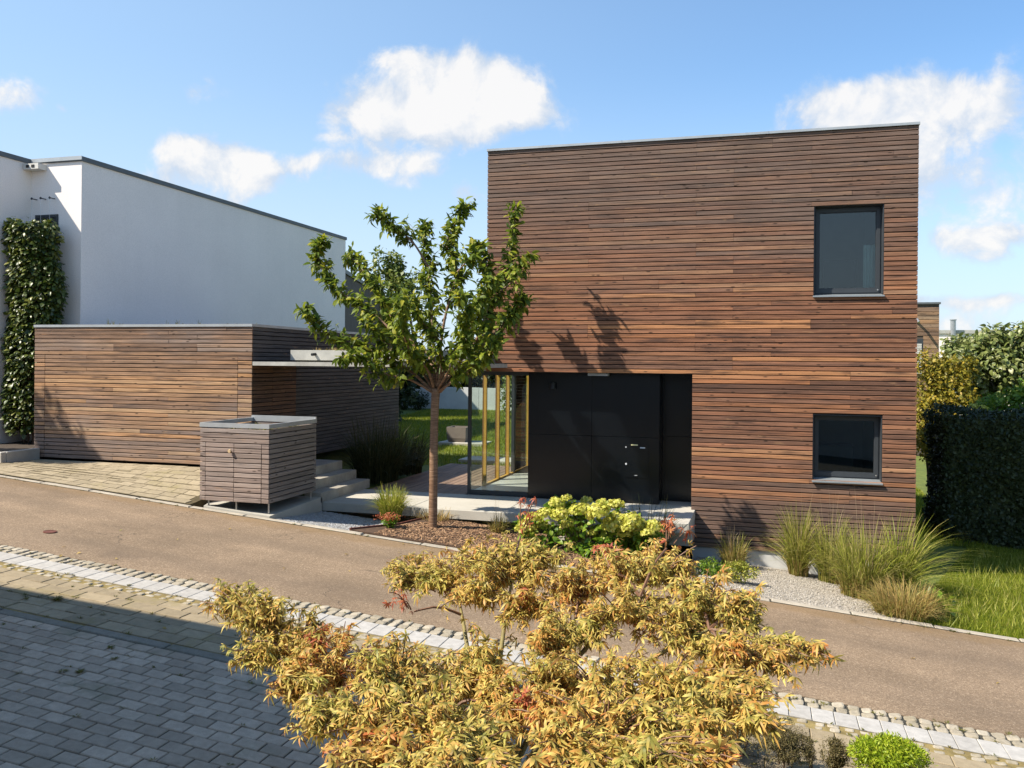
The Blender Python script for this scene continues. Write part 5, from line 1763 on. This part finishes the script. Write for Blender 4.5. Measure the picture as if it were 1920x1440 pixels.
leafball('broadleaf_weed', 'broad-leaved green weed at the lawn edge by the kerb', 'plant', (2.28, 12.55, zg(2.28) + .13), (.24, .2, .16), 110, .15, 'hydrangea_leaf', [leaf_simple(.5, .4, .1)], lumps=4)
MB().add((np.array([(0, 0, 0), (.16, .02, .01), (.19, .10, .02), (.05, .13, 0), (.02, .02, .07), (.14, .04, .08), (.15, .09, .08), (.06, .10, .07)]) + np.array((-3.12, 13.25, zg(-3.1) + .02))).tolist(),
         [(0, 1, 5, 4), (1, 2, 6, 5), (2, 3, 7, 6), (3, 0, 4, 7), (4, 5, 6, 7)]).build('field_stone', 'concrete', None, label='pale flat field stone lying in the mulch beside the hydrangea', category='stone')

# clipped shrubs close to the viewer
TG = 'clipped dull olive shrubs beside the brown paving'
def px_ball(u, v, y, ru, rv):
    c_ = at(u, v, y)
    s_ = (-SA * c_[0] + CA * c_[1]) / FP
    return c_, (ru * s_, ru * s_, rv * s_)
for (u, v, y, ru, rv, n_, l_) in [(1385, 1368, 7.0, 62, 38, 9000, 'dull olive clipped shrub partly hidden by the maple'), (1470, 1392, 6.95, 56, 34, 9000, 'flat-topped dull olive clipped shrub in the middle of three'), (1566, 1412, 6.95, 30, 30, 4200, 'small pointed dull olive clipped shrub nearest the lime green one')]:
    c_, rd = px_ball(u, v, y, ru, rv)
    o_ = leafball('clipped_shrub', l_, 'shrub', c_, rd, int(n_ * 1.6), .014, 'topiary_leaf', [quad_leaf(.45)], 4, TG, lumps=5, shell=.80, core=.93)
c_, rd = px_ball(1520, 1415, 6.9, 16, 24)
leafball('clipped_shrub', 'thin ragged olive shoot right of the flat-topped clipped shrub', 'shrub', c_, rd, 700, .018, 'topiary_leaf', [quad_leaf(.35)], 3, TG, lumps=4, shell=.5)
c_, rd = px_ball(1665, 1420, 6.85, 74, 38)
leafball('lime_shrub', 'bright lime green low conifer shrub at the bottom edge', 'shrub', c_, rd, 8000, .036, 'lime_leaf', [quad_leaf(.26)], 3, lumps=14, shell=.6, core=.62, up=.1)
leafball('withered_plant', 'small withered brown plant at the far left of the paving edge', 'plant', at(-4, 1156, 6.85), (.09, .08, .07), 300, .04, 'grass_straw', [quad_leaf(.3)], lumps=3)

# climbing vine on the wires
vine = thing('climbing_vine', 'dense green climbing vine on wires against the white wall', 'climbing plant', (-14.85, 14.9, -1.8))
n_ = 9500
vz = rng.uniform(0, 1, n_) ** .85
zz = -1.55 + vz * 4.45
wd = np.interp(zz, [-1.6, -.6, .3, 1.2, 2.6, 2.95], [.42, .52, .62, .60, .56, .40]) * (1 + .12 * np.sin(zz * 5.1))
a = rng.uniform(0, 2 * math.pi, n_)
rr = np.sqrt(rng.uniform(.35, 1, n_))
P = np.stack([-14.86 + .10 * np.sin(zz * 1.3) + wd * rr * np.cos(a), 14.72 + .36 * rr * np.sin(a), zz], -1) + rng.normal(size=(n_, 3)) * .03
dd = np.stack([np.cos(a), np.sin(a) - .35, rng.normal(size=n_) * .3 - .35], -1)
scatter('foliage', vine, 'ivy_leaf', [leaf_simple(.75, .3, .08), leaf_simple(.65, .4, .15)], P, frames(unit(dd + rng.normal(size=dd.shape) * .35), rng.normal(size=dd.shape) * .3 + dd * .8 + np.array((0, 0, .7))), rng.uniform(.065, .125, n_), 280, 'leaf')
b = MB()
for k_ in range(4):
    xx = -14.9 + .12 * (k_ - 1.5)
    b.tube(spline([(xx, 14.75, -1.85), (xx + .05, 14.7, -.5), (xx - .04, 14.8, 1.2), (xx, 14.8, 2.7)], 12), np.linspace(.022, .006, 12), 6)
b.build('stem', 'bark', vine)
# hedge
hd = thing('hedge', 'tall dark clipped hedge in shade right of the wooden house', 'hedge', (6, 19, -3.4))
HX_0, HX_1, HYa, HYb, HZa, HZb = 3.42, 9.5, 18.55, 20.2, -3.55, -.92
MB().box(HX_0 + .1, HX_1, HYa + .1, HYb - .1, HZa, HZb - .1).build('core', 'dark_leaf', hd)
n_ = 26000
fc = rng.choice(3, n_, p=[.62, .24, .14])
P = np.stack([rng.uniform(HX_0, HX_1, n_), rng.uniform(HYa, HYb, n_), rng.uniform(HZa, HZb, n_)], -1)
N_ = np.zeros((n_, 3))
P[fc == 0, 1] = HYa; N_[fc == 0, 1] = -1
P[fc == 1, 2] = HZb; N_[fc == 1, 2] = 1
P[fc == 2, 0] = HX_0; N_[fc == 2, 0] = -1
bump = .06 * np.sin(P[:, 0] * 3.1) * np.sin(P[:, 2] * 2.7 + P[:, 1]) + rng.normal(size=n_) * .035
P += N_ * bump[:, None]
scatter('foliage', hd, 'hedge_leaf', [quad_leaf(.6)], P, frames(unit(N_ * .5 + rng.normal(size=P.shape)), N_ + rng.normal(size=P.shape) * .5 + np.array((0, 0, .4))), rng.uniform(.05, .10, n_))


def tree(name, label, base, blobs, n_, size, mt, trunk='bark', leafv=None, group=None, r0=.1, cat='tree'):
    t_ = thing(name, label, cat, base, group)
    base = np.array(base, float)
    P, D, U = [], [], []
    b_ = MB()
    vol = np.array([rx * rz for (_, rx, ry, rz) in blobs])
    for (c_, rx, ry, rz), q_ in zip(blobs, vol / vol.sum()):
        k_ = int(n_ * q_)
        c_ = np.array(c_, float)
        cs = unit(rng.normal(size=(9, 3))) * rng.uniform(.3, .75, (9, 1))
        w_ = rng.integers(0, 9, k_)
        d = unit(rng.normal(size=(k_, 3)))
        P.append((cs[w_] + d * (rng.uniform(.55, 1.05, (k_, 1)) * .48)) * np.array((rx, ry, rz)) + c_)
        D.append(unit(d * .5 + rng.normal(size=(k_, 3)) * .8 + np.array((0, 0, -.2))))
        U.append(d * .6 + rng.normal(size=(k_, 3)) * .4 + np.array((0, -.1, .7)))
        mid = base * .4 + c_ * .6
        b_.tube(spline([base, base * .7 + c_ * .3 + np.array((0, 0, .15)), mid, c_], 10), np.linspace(r0, r0 * .2, 10), 6)
    b_.build('trunk', trunk, t_, smooth=True)
    P, D, U = map(np.concatenate, (P, D, U))
    scatter('crown', t_, mt, leafv or [quad_leaf(.55), quad_leaf(.7)], P, frames(D, U), size * rng.uniform(.6, 1.3, len(P)))
    return t_


def blob(u, v, y, ru, rv, ry=None):
    c_ = at(u, v, y)
    s_ = (-SA * c_[0] + CA * c_[1]) / FP
    return (c_, ru * s_, ry or ru * s_, rv * s_)


# tree left of the picture whose shadow falls on the garage front
tree('roadside_tree', 'slim tree left of the picture that shades the left end of the garage', (-18.5, 10.4, -1.6), [((-18.3, 10.4, 4.7), .55, .5, 1.0), ((-19.2, 10.3, 4.6), .7, .5, .8), ((-17.75, 10.5, 4.3), .3, .4, .6)], 1500, .16, 'tree_leaf', r0=.07)

TB = 'trees and tall shrubs beyond the hedge'
tree('golden_shrub', 'yellowish green tall shrub right beside the house corner', (4.2, 24.6, -3.3), [blob(1745, 705, 24.5, 50, 50), (at(1760, 760, 24.5), .9, .9, .8), blob(1790, 700, 24.8, 45, 45), blob(1735, 830, 24.2, 40, 60), blob(1790, 760, 24.5, 55, 50)], 9500, .10, 'golden_leaf', group=TB, r0=.06)
tree('fig_tree', 'broad-leaved tree with pale branching stems above the hedge', (7.55, 25.5, -3.3), [blob(1880, 640, 25.5, 60, 45), blob(1900, 700, 25.5, 70, 55), blob(1835, 680, 25.5, 60, 45), blob(1810, 650, 26.2, 45, 30), blob(1850, 730, 26, 60, 40), blob(1960, 650, 25.5, 70, 60)], 9500, .14, 'fig_leaf', 'pale_bark', [leaf_simple(.6, .3, .1), leaf_simple(.7, .45, .15)], TB, .07)
tree('bright_shrub', 'bright green shrub on top right behind the hedge', (8.1, 22.4, -3.3), [blob(1900, 755, 22.4, 60, 34), blob(1850, 775, 22.4, 50, 22), blob(1960, 740, 22.4, 50, 40)], 2600, .12, 'hydrangea_leaf', group=TB, r0=.05)
for (u, v, l_) in ((1825, 764, 'left of two white flower heads above the hedge'), (1843, 767, 'right of two white flower heads above the hedge')):
    c_ = at(u, v, 21.6)
    o_ = inst('hydrangea_flower', fms[1], None, c_.tolist(), (0, 0, 1), (.10, .10, .12))
    o_['label'] = l_
    o_['category'] = 'flower'
    o_['group'] = 'white flowers above the hedge'
tree('garden_tree', 'slim green tree behind the brown building in the gap', (-16.9, 42, -2.2), [blob(730, 500, 42, 36, 50), blob(705, 540, 42, 30, 40), blob(760, 540, 42, 40, 50), blob(720, 590, 42, 50, 40)], 3600, .24, 'tree_leaf', r0=.16)
DB = 'dark evergreens behind the garden wall'
for (x, y, h_, w_, l_) in [(-16.6, 38.6, 2.4, 1.9, 'dark evergreen beside the brown building behind the white garden wall'), (-13.6, 39.4, 2.2, 2.0, 'middle dark evergreen behind the white garden wall'), (-10.6, 38.8, 2.4, 1.9, 'right dark evergreen behind the white garden wall'), (-13.1, 29.6, 2.8, .9, 'dark evergreen close to the end of the white house')]:
    tree('evergreen', l_, (x, y, -2.2), [((x, y, -2.2 + h_ * .45), w_, w_ * .7, h_ * .5), ((x + .3, y, -2.2 + h_ * .85), w_ * .8, w_ * .6, h_ * .35)], 4200, .20, 'dark_leaf', group=DB, r0=.1)
tree('garden_shrub', 'green shrub growing against the white garden wall', (-15.4, 35.0, -2.2), [((-15.4, 35.0, -1.6), .8, .5, .6), ((-14.4, 35.2, -1.7), .6, .5, .5)], 2200, .10, 'dark_leaf', r0=.04, cat='shrub')
tree('garden_shrub', 'yellow green shrub at the right end of the garden wall', (-9.2, 32.0, -2.2), [((-9.2, 32.0, -.9), .7, .7, 1.3), ((-8.6, 32, -.4), .6, .6, 1.0)], 2600, .13, 'tree_leaf', r0=.05, cat='shrub')
HZG = 'far trees along the horizon'
for i, (u, y, w_, h_, l_) in enumerate([(1640, 95, 9, 4.2, 'far green tree hidden behind the wooden house'), (900, 90, 8, 3.6, 'far green tree seen beyond the garden in the gap'), (1990, 80, 10, 4.0, 'far green tree at the right edge of the view')]):
    c_ = at(u, 700, y)
    tree('far_tree', l_, (c_[0], y, -3), [((c_[0], y, h_ * .15 - 1), w_ * .5, 3, h_ * .6), ((c_[0] + w_ * .4, y, -1), w_ * .4, 3, h_ * .5)], 3000, .4, 'tree_leaf', group=HZG, r0=.3)


# ------------------------------------------------------------------ lawns
def lawn(name, label, n_, xr, yr, zfun, h, mt='lawn_blade', mask=None, w=.006):
    x = rng.uniform(*xr, n_)
    y = rng.uniform(*yr, n_)
    if mask is not None:
        k_ = mask(x, y)
        x, y = x[k_], y[k_]
    m_ = len(x)
    z = zfun(x, y)
    a = rng.uniform(0, 2 * math.pi, m_)
    hh = h * rng.uniform(.4, 1.2, m_)
    ln = hh * rng.uniform(.2, .9, m_)
    a2 = rng.uniform(0, 2 * math.pi, m_)
    dx, dy = np.cos(a) * w, np.sin(a) * w
    V_ = np.stack([np.stack([x - dx, y - dy, z - .02], -1), np.stack([x + dx, y + dy, z - .02], -1), np.stack([x + np.cos(a2) * ln, y + np.sin(a2) * ln, z + hh], -1)], 1).reshape(-1, 3)
    F_ = np.arange(3 * m_).reshape(-1, 3)
    o_ = link(name, np_mesh(name, V_, [F_]), mt)
    o_['kind'] = 'stuff'
    o_['label'] = label
    return o_


lawn('lawn_grass', 'bright green grass of the lawn right of the house', 160000, (1.6, 6.2), (11.96, 18.6), lambda x, y: zg(x), .040, w=.0045, mask=lambda x, y: (x > 1.75 + (y - 11.93) * .33) & ((x > 2.42) | (y < 15)))
lawn('lawn_grass', 'bright green grass strip beside the house wall', 20000, (2.42, 4.2), (18, 34), lambda x, y: terr(x, y), .09, w=.010)
lawn('garden_grass', 'garden grass between garage and house', 60000, (-14, -5.6), (19.9, 35.5), lambda x, y: terr(x, y), .07, w=.010)
lawn('clover', 'long grass stems standing out of the lawn', 5000, (2.2, 6.0), (12.0, 17.5), lambda x, y: zg(x), .16, 'grass_bright', mask=lambda x, y: (x > 2.0 + (y - 11.93) * .33), w=.006)

fl_n = 46
FX = rng.uniform(-9, 3.5, fl_n)
FY = np.where(rng.random(fl_n) < .55, rng.uniform(8.6, 11.8, fl_n), rng.uniform(5.2, 8.6, fl_n))
FPs = np.stack([FX, FY, zg(FX) + .014], -1)
flo = scatter('fallen_leaves', None, 'grass_straw', [leaf_simple(.5, .2, .1), leaf_simple(.6, .3, .2)], FPs, frames(np.stack([rng.normal(size=fl_n), rng.normal(size=fl_n), np.zeros(fl_n)], -1), np.tile(np.array((0., 0., 1.)), (fl_n, 1)) + rng.normal(size=(fl_n, 3)) * .2), rng.uniform(.03, .06, fl_n))
flo['label'] = 'few dry fallen leaves lying on the lane and paving'
